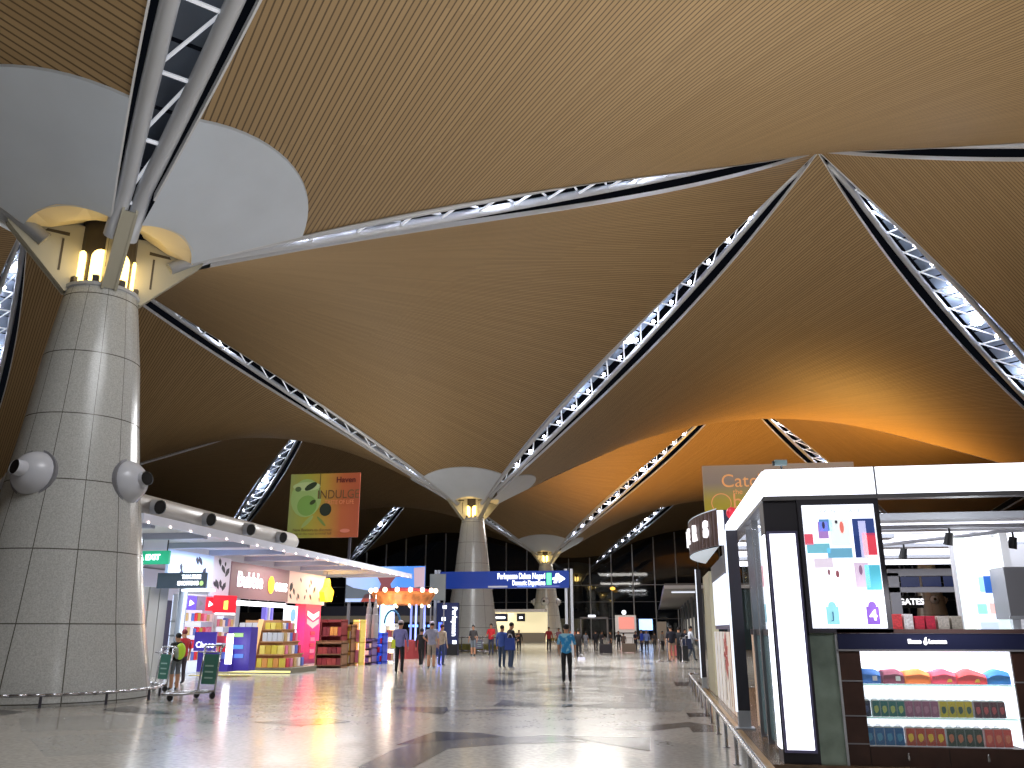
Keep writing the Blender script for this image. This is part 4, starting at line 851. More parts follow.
for z in (.6, 1.1, 1.6): goods(0, 30.7, 32.0, z, 6, RC[1:4]+RC[4:5], .32, -16.22, 'pink or white pack on the %s shelf behind the purple counter' % {.6: 'lowest', 1.1: 'middle', 1.6: 'top'}[z], 'packs behind the purple counter %.1f' % z)
# brown shop sign
T = thing('shop_sign', 'brown shop sign with glowing white lettering and an orange dot', 'sign', (FX, 33.7, 2.65))
m = MB(); m.box(FX-.15, FX+.02, 31.0, 36.4, 2.66, 4.02); g = m.build('board', glow('brown_sign', (112, 84, 92), .55), T)
text('Bubble', .82, glow('sign_bright', (250, 250, 255), 2), g, (FX+.05, 32.6, 3.36), '+X', bold=.015, sx=1.0); text('ones', .7, glow('sign_bright', (250, 250, 255), 2), g, (FX+.05, 35.55, 3.3), '+X', bold=.015, sx=.95)
m = MB(); m.quad(*[(FX+.05, 34.55+.3*math.cos(k*PI/8), 3.3+.36*math.sin(k*PI/8)) for k in range(16)]); m.build('orange_dot', glow('orange_dot', (250, 180, 30), 2), g)
m = MB(); m.box(FX-.1, FX, 31.1, 36.3, 2.4, 2.58); m.build('light_bar', WT, T)
# shop entrance interior
T = thing('entrance_portal', 'dark shop entrance with violet lit door jamb under the brown sign', 'entrance', (-17, 34, 0))
m = MB(); m.box(-19.2, -19.0, 31.8, 37, 0, 2.6); m.build('dark_interior', mat('interior', (58, 58, 78), .6, emit=.2), T)
for k, y in enumerate((35.2, 35.5, 35.8)): m = MB(); m.box(FX-.6, FX-.4, y, y+.14, 0, 2.4); m.build('jamb', glow('violet', (120, 110, 210), .6) if k % 2 == 0 else WHITE, T)
T = thing('wall_poster', 'glowing white poster with a blue patch right of the shop entrance', 'poster', (FX+.1, 36.8, 1)); m = MB(); m.box(FX, FX+.1, 36.1, 37.4, .5, 2.5); g = m.build('face', glow('poster_white', (226, 236, 255), 1.5), T)
m = MB(); m.quad(*[(FX+.11, 36.9+.3*math.cos(k*PI/6), 2.1+.28*math.sin(k*PI/6)) for k in range(12)]); m.build('blue_patch', glow('patch_blue', (110, 170, 230), .9), g)
T = thing('red_display_tower', 'red and magenta lit display tower with a pointed arch picture', 'display', (FX+.4, 38.3, 0))
m = MB(); m.box(FX-.1, FX+.4, 37.6, 39.4, 0, 2.6); g = m.build('body', grad_mat('red_tower', [(90, 20, 60), (200, 30, 90), (230, 30, 110), (240, 50, 60)], 2, 0, 2.6, .8), T)
for z, c in ((2.1, (255, 220, 200)), (1.75, (255, 150, 150))):
    m = MB(); m.quad((FX+.41, 37.8, z), (FX+.41, 38.5, z-.22), (FX+.41, 39.2, z), (FX+.41, 39.2, z+.22), (FX+.41, 38.5, z+.05), (FX+.41, 37.8, z+.22)); m.build('arch_picture', glow('arch%d' % c[1], c, 1.1), g)
for k in range(5): m = MB(); m.box(FX+.4, FX+.43, 38.3, 38.8, .2+k*.26, .36+k*.26); m.build('heart_tag', RC[k % 2], g)
T = thing('star_lamp', 'glowing yellow faceted star lamp hanging above the left shops', 'lamp', (-15.4, 39.6, 3.0))
ys, zs_ = PX(324, 594, -15.6); m = MB(); pts = [(0, .95), (.25, .45), (.75, .2), (.5, -.45), (-.5, -.5), (-.75, .1), (-.25, .4)]
m.prism([(-15.6, ys+p*.85, zs_+q*.75) for p, q in pts], (.25, 0, 0)); m.build('body', glow('star_yellow', (255, 205, 30), 2.6, True), T); m = MB(); m.tube((-15.5, ys, zs_+.6), (-15.5, ys, 4.15), .02); m.build('cord', DARK, T)
light('POINT', (-15.0, ys, zs_), 40, (1, .65, .15), .3, name='star_glow')
# purple counter and totem
PUR = mat('purple', (66, 52, 150), .4, emit=.25)
def pq(name, a, b, yt, yb, Y, mt, parent, d=.05):
    x0, z1 = PY(a, yt, Y); x1, z0 = PY(b, yb, Y); m = MB(); m.box(x0, x1, Y, Y+d, max(z0, 0.005), z1); return m.build(name, mt, parent)
T = thing('purple_counter', 'purple promotion counter with white script behind the tall trolley', 'counter', (-14.6, 27.5, 0))
g = pq('sign_board', 195, 215, 632, 651, 26.5, PUR, T); x, z = PY(205, 645, 26.45); text('Choco', .26, WT, g, (x, 26.45, z), sx=.9)
pq('body', 198, 227, 652, 672, 27, PUR, T, .8)
for a, yt, c in ((217, 636, 0), (219, 645, 5), (218, 652, 4)): pq('stock_pack', a, a+8, yt, yt+7, 26.9, RC[c], T, .1)
T = thing('purple_totem', 'purple display totem with a vertical white light tube', 'totem', (-13.8, 28, 0))
pq('panel', 229, 248, 627, 671, 27.4, PUR, T, .5); pq('light_tube', 227.3, 230.8, 634, 664, 26.85, glow('tube', (250, 250, 255), 5), T, .03)
for yt, c in ((633, (150, 190, 120)), (645, (70, 130, 190)), (654, (80, 120, 200))): pq('label_picture', 233, 243, yt, yt+4, 27.37, glow('lp%d' % c[0], c, .5), T, .02)
# chequered floor strip
m = MB(); single('floor_tape', MB().box(-15.6, -13.4, 27.9, 28.1, 0, .012), mat('tape_yellow', (200, 180, 60), .6, noise=.6, scale=12), 'yellow and black floor tape before the purple counter', 'tape', (-14.5, 28, 0))
# stepped gondola display
T = thing('stepped_gondola', 'stepped display pyramid stacked with golden boxes', 'display stand', (-13.7, 31, 0))
gx0, gx1, gy = -15.4, -13.0, 29.6
WD = mat('gondola_wood', (176, 130, 84), .5); m = MB(); m.box(gx0-.3, gx1+.3, gy, gy+2.4, 0, .18); m.build('base', mat('gon_base', (120, 116, 100), .4), T)
m = MB(); m.box(gx0-.3, gx1+.3, gy-.02, gy, .03, .09)
m.build('light_strip', glow('gon_strip', (240, 230, 150), 1.0), T)
tiers = [(.2, 0, .42), (.64, .12, .42), (1.08, .24, .42), (1.5, .36, .32)]
for z, s, h in tiers: m = MB(); m.box(gx0+s, gx1-s, gy+.1+s, gy+2.2-s, z-.04, z); m.box(gx0+s+.15, gx1-s-.15, gy+.35+s, gy+2-s, z, z+h); m.build('tier', WD, T)
xm = gx0+1.15; m = MB(); m.add([(xm-.1, gy+.05, .2), (xm+.12, gy+.05, .2), (xm+.2, gy+.45, 1.85), (xm, gy+.45, 1.85)], [(0, 1, 2, 3)]); m.build('divider', glow('divider', (214, 160, 100), .5), T)
GO = [mat('gold%d' % i, c, .35, .1, emit=.15) for i, c in enumerate([(206, 186, 70), (220, 200, 100), (190, 160, 60), (214, 150, 80), (190, 190, 190)])]  # tins carry slight emission too, brightening stands in for light
for ti, (z, s, h) in enumerate(tiers):
    tn = ['lowest', 'second', 'third', 'top'][ti]; n = 10-ti
    for side in (0, 1):
        a, b = (gx0+s+.02, xm-.1+ti*.03) if side == 0 else (xm+.18+ti*.02, gx1-s-.02); nn = max(3, n//2); w = (b-a)/nn
        for k in range(nn):
            mt = GO[4] if (ti, side) in ((2, 1), (3, 0)) else GO[(k+ti) % 3] if ti else GO[(k % 2)*3]
            single('gift_tin', MB().box(a+w*k+.01, a+w*(k+.9), gy+.14+s, gy+.3+s, z, z+h*.72), mt, 'small gift tin on the %s tier of the stepped gondola, %s of its divider' % (tn, 'left' if side == 0 else 'right'), 'gift tin', (a+w*k, gy+.2+s, z), 'gift tins, %s tier, %s half' % (tn, 'left' if side == 0 else 'right'))
    for k in range(5):
        y = gy+.35+s+k*(1.6-2*s+.1)/5; single('souvenir_pack', MB().box(gx1-s-.16, gx1-s-.02, y, y+.2, z, z+h*.7), RC[(k+ti) % 5], 'small souvenir pack on the %s tier at the right end of the stepped gondola' % tn, 'pack', (gx1-s-.1, y, z), 'souvenir packs, %s tier end' % tn)
# further stands
def stand(lab, px0, px1, pyb, Y, zt, mt, shelves, cols, glowm=None, name='display_stand', top=None, per=5):
    x0, _ = PY(px0, pyb, Y); x1, _ = PY(px1, pyb, Y); T = thing(name, lab, 'display stand', ((x0+x1)/2, Y, 0)); d = .7
    m = MB(); m.box(x0, x1, Y+d-.05, Y+d, 0, zt); m.build('back', glowm or mt, T)
    for a in (x0, x1-.05): m = MB(); m.box(a, a+.05, Y, Y+d, 0, zt); m.build('side', mt, T)
    for i in range(shelves+1):
        z = .12+(zt-.2)*i/shelves; m = MB(); m.box(x0, x1, Y, Y+d, z-.04, z); m.build('shelf', mt, T)
    for i in range(shelves):
        z = .12+(zt-.2)*i/shelves; h = (zt-.2)/shelves*.6; w = (x1-x0-.12)/per
        for k in range(per):
            single('souvenir_pack', MB().box(x0+.06+w*k+.01, x0+.06+w*(k+1)-.01, Y+.08, Y+.35, z, z+h), cols[(i+k//2) % len(cols)], 'pack on the %s shelf of the %s' % (['lowest', 'second', 'third', 'fourth'][i], lab), 'pack', (x0+w*k, Y+.2, z), 'packs %d on %s' % (i, lab[:40]))
    return T, x0, x1
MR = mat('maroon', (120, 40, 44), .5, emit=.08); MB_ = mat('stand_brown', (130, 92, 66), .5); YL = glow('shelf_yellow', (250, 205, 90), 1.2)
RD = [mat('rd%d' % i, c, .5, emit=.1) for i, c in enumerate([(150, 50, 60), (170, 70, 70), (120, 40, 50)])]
stand('low brown stand stacked with maroon packs', 314, 341, 670, 34, 1.05, MB_, 2, RD)
T, x0, x1 = stand('tall dark red stand behind the low brown stand', 318, 340, 668, 35.2, 1.9, MR, 3, RD+[GO[3]])
stand('narrow stand with yellow lit shelves', 342.5, 350, 667, 36, 1.7, MB_, 3, [GO[0], RC[3]], YL, per=3)
T, x0, x1 = stand('slim stand with a pink glowing strip', 351, 359, 666, 36.5, 1.9, GO[1], 2, [RC[1]], glow('pinkglow', (255, 190, 190), 2), per=2)
stand('violet and blue stand beneath the twin tower model', 361, 371.5, 666, 37.3, 1.1, mat('vi', (110, 90, 140), .5), 3, [mat('vb', (90, 80, 160), .5, emit=.1), RC[3]], per=3)
stand('blue display stand with red and white packs', 372.5, 382, 666, 38.2, 1.35, mat('bl', (40, 60, 160), .5, emit=.2), 3, [mat('bb', (50, 90, 220), .4, emit=.4), RC[5]], glow('bst', (50, 90, 230), .8), per=3)
T, x0, x1 = stand('white lit stand with an arched carry handle', 383.5, 394, 663, 39.5, 1.75, WHITE, 3, [mat('rr', (170, 80, 80), .5), RC[2]], glow('wst', (255, 240, 205), 2.4, True), per=3)
m = MB(); m.sweep([((x0+x1)/2-.38*math.cos(PI*k/12), 39.8, 1.75+.6*math.sin(PI*k/12)) for k in range(13)], .05, 8); m.build('arched_handle', mat('tealb', (30, 90, 130), .4), T)
light('POINT', (x0, 38.8, .9), 35, (1, .9, .7), .3, name='stand_glow')
for a, lab in ((362, 'left spire of the grey twin tower model on the display stand'), (368.5, 'right spire of the grey twin tower model on the display stand')):
    x, _ = PY(a+2, 640, 37.1); T = thing('model_tower', lab, 'model', (x, 37.62, 1.12)); m = MB()
    prof = [(.16, 0), (.16, .6), (.14, .62), (.14, 1.0), (.115, 1.02), (.115, 1.3), (.085, 1.32), (.08, 1.5), (.045, 1.53), (.03, 1.7)]
    m.lathe((x, 37.62, 1.12), prof, 12); m.build('shaft', mat('model_grey', (150, 148, 156), .4), T); m = MB(); m.tube((x, 37.62, 2.8), (x, 37.62, 3.0), .02, .01); m.build('spire', WT, T)
# carousel style stall
T = thing('carousel_stall', 'round stall with a row of bright bulbs and orange scalloped canopy', 'stall', (-13.8, 45, 0))
x0 = PY(361, 600, 44)[0]; x1 = PY(424, 600, 44)[0]; xc, yc, r = (x0+x1)/2, 46, (x1-x0)/2
zt = PY(390, 591, 44)[1]; zb = PY(390, 604, 44)[1]
m = MB(); m.lathe((xc, yc, 0), [(r*.82, zb), (r, zt-.15), (r*1.02, zt), (r*.4, zt+.1)], 28); m.build('canopy', mat('carousel_orange', (196, 120, 66), .5, noise=.6, scale=2.5, emit=.12, ecol=(214, 120, 50)), T)
m = MB(); m.lathe((xc, yc, 0), [(r*.98, zt+.02), (r*.9, zt+.16), (r*.3, zt+.25)], 28); m.build('crown', mat('carousel_red', (150, 40, 44), .5, emit=.15), T)
for k in range(16):
    a = 2*PI*k/16+.1; m = MB(); m.ball((xc+r*1.04*math.cos(a), yc+r*1.04*math.sin(a), zt+.08), .13, 8, 5); m.build('bulb', glow('bulb', (255, 226, 190), 5), T)
for k in range(12):
    a = 2*PI*k/12; m = MB(); m.ball((xc+r*.85*math.cos(a), yc+r*.85*math.sin(a), zb-.05), .08, 6, 4); m.build('rim_light', glow('rim', (255, 226, 180), 4), T)
for k in range(6):
    a = 2*PI*k/6+.4; m = MB(); m.tube((xc+r*.7*math.cos(a), yc+r*.7*math.sin(a), 0), (xc+r*.7*math.cos(a), yc+r*.7*math.sin(a), zb), .06); m.build('pole', glow('pole', (150, 170, 255), .8), T)
m = MB(); m.lathe((xc, yc, 0), [(r*.75, 0), (r*.75, .9), (r*.7, .95)], 24); m.build('counter', MR, T)
m = MB(); xa, _ = PY(381, 620, yc-r*.4); xb, _ = PY(393, 620, yc-r*.4); m.box(xa, xb, yc-r*.4, yc-r*.4+.1, 1.0, zb-.05); m.build('lit_panel', glow('cyan_panel', (170, 226, 250), 2.2, True), T)
light('POINT', (xc, yc-r-.6, zb-.4), 90, (1, .8, .6), .3, name='stall_light')
# scenic banner behind
T = thing('scenic_banner', 'wide banner picturing a red flared tower against blue sky above the stall', 'banner', (-15, 49, 3.2))
x0, z1 = PY(347, 567, 49); x1, _ = PY(425, 569, 49); z0 = PY(340, 602, 49)[1]
m = MB(); m.box(x0, x1, 49, 49.1, z0, z1); g = m.build('sheet', grad_mat('sky_banner', [(170, 190, 225), (150, 185, 235), (70, 130, 215), (60, 120, 205)], 0, x0, x1, .75), T)
def bp(name, pts, c): m = MB(); m.quad(*[(x0+(x1-x0)*p, 48.98, z0+(z1-z0)*q) for p, q in pts]); return m.build(name, glow('bn%d_%d' % (c[0], c[1]), c, .55), g)
bp('pictured_tower', [(.42, .3), (.6, .3), (.57, .5), (.64, .72), (.7, .8), (.33, .8), (.4, .7), (.45, .5)], (122, 70, 78)); bp('pictured_ridge', [(0, .1), (.9, .1), (.95, .42), (.6, .32), (.35, .3), (.1, .4), (0, .5)], (90, 100, 112))
bp('pictured_wall', [(.88, .1), (1, .1), (1, .98), (.86, .95)], (170, 150, 165)); bp('pictured_ground', [(.2, 0), (.9, 0), (.88, .2), (.5, .28), (.25, .22)], (150, 70, 60))
m = MB(); m.box(x0+.1, x0+.25, 49.1, 49.25, 0, z1); m.box(x1-.25, x1-.1, 49.1, 49.25, 0, z1); m.build('support_post', GREY, T)
T = thing('grey_screen_wall', 'plain grey screen wall on posts right of the scenic banner', 'screen wall', (x1+.5, 50, 0))
m = MB(); m.box(x1+.05, x1+1.0, 50, 50.15, z0+.1, z1-.4); m.build('panel', mat('sbox', (112, 118, 118), .5), T)
for x in (x1+.1, x1+.9): m = MB(); m.box(x, x+.06, 50.05, 50.1, 0, z0+.1); m.build('post', GREY, T)
T = thing('dark_stall', 'dark stall with a sloped awning and small blue lights behind the group', 'stall', (-14.2, 54, 0))
xa, za = PY(405, 606, 54); xb, _ = PY(434, 606, 54); m = MB(); m.box(xa-6, xb, 54, 57, za-.6, za); m.build('awning', mat('awn', (30, 32, 46), .5), T); m = MB(); m.box(xa-6, xb, 53.95, 54, za-1.0, za-.6); m.build('beam', mat('awb', (120, 112, 96), .5), T)
m = MB(); m.box(xa-6, xb, 57, 57.2, 0, za-.6); m.build('back', BLACK, T)
for k in range(7): m = MB(); m.box(xa+.3+k*.25, xa+.42+k*.25, 53.9, 53.95, za-1.3, za-1.15); m.build('blue_light', glow('bluel', (120, 170, 255), 2), T)
# hanging advertising board with glass and olive
T = thing('hanging_banner', 'square green and orange hanging banner with a dark round fruit', 'banner', (-16, 40, 5.9))
a, b, c, d = PY(293, 473, 40), PY(361, 474, 40), PY(357, 538, 40), PY(288, 537, 40)
X_ = lambda u: -17.85+3.67*u
Z_ = lambda v: 5.84+3.2*v
m = MB(); m.box(X_(0), X_(1), 40, 40.06, Z_(0), Z_(1)); g = m.build('sheet', grad_mat('indulge', [(146, 158, 92), (160, 160, 62), (178, 144, 56), (172, 90, 50), (156, 74, 48)], 0, X_(0), X_(1), .07), T)
def ell(name, u, v, ru, rv, c, parent, e=.08, rot=0, n=20, dy=.01):
    m = MB(); m.quad(*[(X_(u+ru*math.cos(t)*math.cos(rot)-rv*math.sin(t)*math.sin(rot)), 40-dy, Z_(v+ru*math.cos(t)*math.sin(rot)+rv*math.sin(t)*math.cos(rot))) for t in [2*PI*k/n for k in range(n)]]); return m.build(name, glow('el%d_%d_%d' % c, c, e), parent)
cup = ell('pictured_cup', .24, .62, .22, .3, (150, 180, 110), g); ell('cup_rim', .24, .8, .2, .07, (176, 196, 140), cup, dy=.015); ell('cup_shadow', .26, .5, .14, .16, (118, 160, 78), cup, dy=.015)
ell('mint_leaf', .3, .8, .1, .045, (40, 56, 34), g, rot=.6, dy=.02); ell('mint_leaf', .12, .76, .045, .04, (78, 100, 60), g, dy=.02); ell('mint_leaf', .34, .55, .05, .03, (56, 70, 36), g, rot=.7, dy=.02)
ell('cup_stem', .28, .25, .03, .12, (150, 170, 100), g, dy=.02, rot=-.7); ell('cup_stem', .48, .25, .02, .1, (120, 140, 70), g, dy=.02, rot=.7)
ell('dark_fruit', .53, .43, .085, .1, (34, 44, 34), g, dy=.025)
m = MB(); m.box(X_(.425), X_(.435), 39.985, 39.99, Z_(.6), Z_(1)); m.build('vertical_line', mat('ln', (70, 80, 50), .5), g)
LD = glow('ind_text', (96, 70, 40), .2); text('INDULGE', .62, LD, g, (X_(.7), 39.98, Z_(.66)), sx=.85, ext=.004); text('TASTE OF LIFE', .3, glow('ind_text2', (196, 120, 80), .2), g, (X_(.72), 39.98, Z_(.54)), sx=.8, ext=.004)
text('Haven', .4, glow('ind_text3', (90, 30, 24), .2), g, (X_(.8), 39.98, Z_(.89)), ext=.004, bold=.01)
text('New flavours to discover', .2, LD, g, (X_(.36), 39.98, Z_(.12)), ext=.004); text('only at the main terminal hall', .17, LD, g, (X_(.36), 39.98, Z_(.06)), ext=.004)
ell('small_logo', .82, .1, .07, .03, (200, 120, 100), g, dy=.02)
m = MB(); m.box(X_(.1), X_(.13), 40.08, 40.16, 4.42, Z_(.3)); m.box(X_(.87), X_(.9), 40.08, 40.16, 4.42, Z_(.3)); m.build('support_post', DARK, T)
# luggage trolleys beside the column
def trolley(x, y, rz, lab, h=1.0, board=None, sc=1):
    T = thing('luggage_trolley', lab, 'trolley', (0, 0, 0)); M_ = Matrix.Translation((x, y, 0)) @ Matrix.Rotation(rz, 4, 'Z') @ Matrix.Scale(sc, 4)
    def P(*p): return tuple(M_ @ Vector(p))
    def bar(name, pts, r=.016, mt=CHROME): m = MB(); m.path([P(*p) for p in pts], r, 8); return m.build(name, mt, T, True)
    bar('base_frame', [(-.28, .45, .16), (.28, .45, .16), (.2, -.55, .14), (-.2, -.55, .14), (-.28, .45, .16)], .025)
    bar('base_frame', [(0, .45, .16), (0, -.55, .14)]); bar('upright', [(-.28, .45, .12), (-.27, .55, h)], .022); bar('upright', [(.28, .45, .12), (.27, .55, h)], .022)
    bar('handlebar', [(-.3, .55, h), (-.3, .62, h+.04), (.3, .62, h+.04), (.3, .55, h)], .022); bar('basket_rail', [(-.27, .5, h-.1), (-.2, .32, h-.1), (.2, .32, h-.1), (.27, .5, h-.1)], .012)
    bar('basket_rail', [(-.1, .53, h), (-.1, .34, h-.12)], .01); bar('basket_rail', [(.1, .53, h), (.1, .34, h-.12)], .01)
    m = MB(); m.add([P(-.24, .49, .3), P(.24, .49, .3), P(.23, .52, h-.15), P(-.23, .52, h-.15), P(-.24, .51, .3), P(.24, .51, .3), P(.23, .54, h-.15), P(-.23, .54, h-.15)], [(0, 1, 2, 3), (7, 6, 5, 4), (0, 4, 5, 1), (3, 2, 6, 7), (0, 3, 7, 4), (1, 5, 6, 2)])
    bd = m.build('advert_board', board, T)
    m = MB()
    for k in range(3): m.add([P(-.14, .484, .42+k*.13), P(.14, .484, .42+k*.13), P(.14, .485, .455+k*.13), P(-.14, .485, .455+k*.13)], [(0, 1, 2, 3)])
    m.build('board_text', mat('board_text', (170, 200, 190), .5), bd)
    for wx, wy in ((-.26, .42), (.26, .42), (0, -.5)):
        m = MB(); m.tube(P(wx-.02, wy, .07), P(wx+.02, wy, .07), .07*sc, n=14); w_ = m.build('wheel', BLACK, T); m = MB(); m.tube(P(wx, wy, .08), P(wx, wy, .17), .02); m.build('caster_fork', CHROME, w_)
GB = mat('board_green', (50, 104, 90), .4, emit=.12)
trolley(-10.25, 18.45, -PI*.12, 'luggage trolley with a tall green advert board nearest the shops', 1.1, GB)
trolley(-12.6, 20.5, -PI*.15, 'luggage trolley half hidden by the column foot beside the child', 1.08, GB, .95)
# small goods trolley by the red shirted man
x, y = G(490, 654); trolley(x-.5, y, .6, 'distant luggage trolley pushed by the man in red', 1.0, mat('tr_grey', (110, 110, 130), .5))
# ------------------------------------------------------------------ people
BASE = dict(pel=(0, .01, .96), sp=(0, .015, 1.13), ch=(0, .01, 1.33), nk=(0, .01, 1.48), hb=(0, -.005, 1.56), hd=(0, -.02, 1.64), tp=(0, -.005, 1.71), ns=(0, -.115, 1.615),
            shL=(.195, .01, 1.41), elL=(.265, .03, 1.13), wrL=(.28, -.04, .89), shR=(-.195, .01, 1.41), elR=(-.265, .03, 1.13), wrR=(-.28, -.04, .89),
            hpL=(.09, .01, .9), knL=(.1, -.01, .5), anL=(.1, .03, .09), toL=(.115, -.13, .035), hpR=(-.09, .01, .9), knR=(-.1, -.01, .5), anR=(-.1, .03, .09), toR=(-.115, -.13, .035))
RAD = dict(pel=(.175, .13), sp=(.165, .12), ch=(.185, .13), nk=(.058, .058), hb=(.065, .07), hd=(.078, .095), tp=(.06, .075), ns=(.014, .014), sh=(.072, .072), el=(.045, .045), wr=(.03, .026), hp=(.1, .1), kn=(.072, .072), an=(.055, .058), to=(.04, .028))
BONES = [('pel', 'sp', 'shirt'), ('sp', 'ch', 'shirt'), ('ch', 'nk', 'shirt'), ('nk', 'hb', 'skin'), ('hb', 'hd', 'skin'), ('hd', 'tp', 'skin'), ('hb', 'ns', 'skin')]
for S in 'LR': BONES += [('ch', 'sh'+S, 'shirt'), ('sh'+S, 'el'+S, 'shirt'), ('el'+S, 'wr'+S, 'fore'), ('pel', 'hp'+S, 'leg'), ('hp'+S, 'kn'+S, 'leg'), ('kn'+S, 'an'+S, 'shin'), ('an'+S, 'to'+S, 'shoe')]
WALK = dict(knL=(.1, -.16, .52), anL=(.1, -.2, .11), toL=(.11, -.36, .06), knR=(-.1, .06, .5), anR=(-.1, .3, .14), toR=(-.11, .17, .035), elL=(.24, .12, 1.14), wrL=(.24, .1, .9), elR=(-.24, -.06, 1.14), wrR=(-.24, -.2, .95))
PHONE = dict(elL=(.23, -.04, 1.14), wrL=(.1, -.25, 1.22), elR=(-.23, -.02, 1.13), wrR=(-.12, -.2, 1.1), hd=(0, -.04, 1.63), ns=(0, -.13, 1.59))
PUSH = dict(elL=(.23, -.06, 1.16), wrL=(.2, -.32, 1.08), elR=(-.23, -.06, 1.16), wrR=(-.2, -.32, 1.08))
AKIMBO = dict(elL=(.33, .06, 1.18), wrL=(.17, -.05, 1.02))
def merge(*d):
    r = {}
    for x in d: r.update(x)
    return r
npeople = 0
def person(x, y, rz, H, label, shirt, leg, skin=(190, 140, 110), hair=(22, 18, 18), shoe=(30, 28, 30), pose={}, sleeves=False, shorts=False, near=False, cap=None, longhair=False, group=None, shirtmat=None, extra=None):
    global npeople; npeople += 1
    J = merge(BASE, pose); s = H/1.76
    names = list(J); vs = [Vector(J[n]) for n in names]; ix = {n: i for i, n in enumerate(names)}; ed = [(ix[a], ix[b]) for a, b, _ in BONES]
    rad = [RAD[n] if n in RAD else RAD[n[:2]] for n in names]; seg = [(J[a], J[b], c) for a, b, c in BONES]
    for S, sg in (('L', 1), ('R', -1)):
        w = Vector(J['wr'+S]); d = (w-Vector(J['el'+S])).normalized(); side = Vector((1, 0, 0)) if abs(d.x) < .8 else Vector((0, 1, 0)); f = d.cross(side).normalized(); lat = f.cross(d)
        lat = f
        palm = w+d*.06; vs.append(palm); rad.append((.036, .02)); pi = len(vs)-1; ed.append((ix['wr'+S], pi)); seg.append((w, palm, 'skin'))
        if near:
            for q, ln in ((-.027, .075), (-.009, .088), (.009, .082), (.027, .066)):
                a_ = palm+lat*q+d*.03; b_ = a_+d*ln*.5-side*sg*.006; c_ = b_+d*ln*.45-side*sg*.02
                k = len(vs); vs += [a_, b_, c_]; rad += [(.011, .011), (.0095, .0095), (.0075, .0075)]; ed += [(pi, k), (k, k+1), (k+1, k+2)]; seg += [(a_, c_, 'skin')]
            a_ = palm-lat*.03-d*.02; b_ = a_-lat*.025+d*.03; k = len(vs); vs += [a_, b_]; rad += [(.012, .012), (.009, .009)]; ed += [(pi, k), (k, k+1)]; seg += [(a_, b_, 'skin')]
        else:
            k = len(vs); vs.append(palm+d*.09); rad.append((.026, .014)); ed.append((pi, k)); seg.append((palm, palm+d*.09, 'skin'))
    me = bpy.data.meshes.new('body'); me.from_pydata(vs, ed, []); ob = bpy.data.objects.new('tmp', me); C.objects.link(ob)
    ob.modifiers.new('skin', 'SKIN'); sv = me.skin_vertices[0].data
    for i, r in enumerate(rad): sv[i].radius = r; sv[i].use_root = (i == 0)
    ss = ob.modifiers.new('sub', 'SUBSURF'); ss.levels = 2 if near else 1; ob.modifiers[0].use_smooth_shade = True
    bm_ = bpy.data.meshes.new_from_object(ob.evaluated_get(bpy.context.evaluated_depsgraph_get())); bpy.data.objects.remove(ob)
    tag_ = '%d_%d_%d'
    mats = {'shirt': shirtmat or mat('cloth_'+tag_ % shirt, shirt, .75, noise=.15, scale=10), 'leg': mat('cloth_'+tag_ % leg, leg, .75, noise=.15, scale=10), 'skin': mat('skin_'+tag_ % skin, skin, .55), 'shoe': mat('shoe_'+tag_ % shoe, shoe, .5)}
    mats['fore'] = mats['shirt'] if sleeves else mats['skin']; mats['shin'] = mats['skin'] if shorts else mats['leg']
    keys = list(mats); bm_.materials.clear()
    for k in keys: bm_.materials.append(mats[k])
    for p in bm_.polygons:
        c = p.center; best = None
        for a, b, k in seg:
            a, b = Vector(a), Vector(b); ab = b-a; t = max(0, min(1, (c-a).dot(ab)/max(ab.length_squared, 1e-9))); dd = (c-a-ab*t).length
            if best is None or dd < best[0]: best = (dd, k, t)
        k = best[1]
        if k == 'shirt' and c.z < .93: k = 'leg'
        if k == 'leg' and c.z > .9: k = 'shirt'
        p.material_index = keys.index(k); p.use_smooth = True
    M_ = Matrix.Translation((x, y, 0)) @ Matrix.Rotation(rz, 4, 'Z') @ Matrix.Scale(s, 4)
    zmin = min(v.co.z for v in bm_.vertices); M_ = Matrix.Translation((x, y, -zmin*s)) @ Matrix.Rotation(rz, 4, 'Z') @ Matrix.Scale(s, 4)
    T = thing('person', label, 'person', (x, y, 0), group); bm_.transform(M_); bo = bpy.data.objects.new('body', bm_); C.objects.link(bo); attach(bo, T)
    hd = Vector(J['hd'])
    m = MB(); m.ball((hd.x, hd.y+.018, hd.z+.045), .102, 14, 9, sx=.92, sy=1.0, sz=.95)
    if longhair: m.ball((hd.x, hd.y+.06, hd.z-.08), .085, 10, 7, sx=1, sy=.6, sz=1.6)
    # drop the face side so hair wraps the skull
    keep = []
    for f in m.f:
        c = sum((Vector(m.v[i]) for i in f), Vector())/len(f)
        if c.y > hd.y-.045 or c.z > hd.z+.065: keep.append(f)
    m.f = keep; m.v = [tuple(M_ @ Vector(v)) for v in m.v]; m.build('hair', mat('hair_'+tag_ % hair, hair, .7), T, True)
    if cap:
        m = MB(); m.ball((hd.x, hd.y+.012, hd.z+.075), .108, 14, 6, sz=.75); m.rbox((hd.x, hd.y-.14, hd.z+.06), .13, .12, .015); m.v = [tuple(M_ @ Vector(v)) for v in m.v]; m.build('cap', mat('cap_'+tag_ % cap, cap, .6), T, True)
    for sg in (-1, 1):
        m = MB(); m.ball((hd.x+sg*.032, hd.y-.088, hd.z+.005), .012, 6, 4); m.v = [tuple(M_ @ Vector(v)) for v in m.v]; m.build('eye', BLACK, T)
        m = MB(); m.ball((hd.x+sg*.082, hd.y+.005, hd.z-.01), .028, 8, 5, sx=.4, sz=1.2); m.v = [tuple(M_ @ Vector(v)) for v in m.v]; m.build('ear', mats['skin'], T)
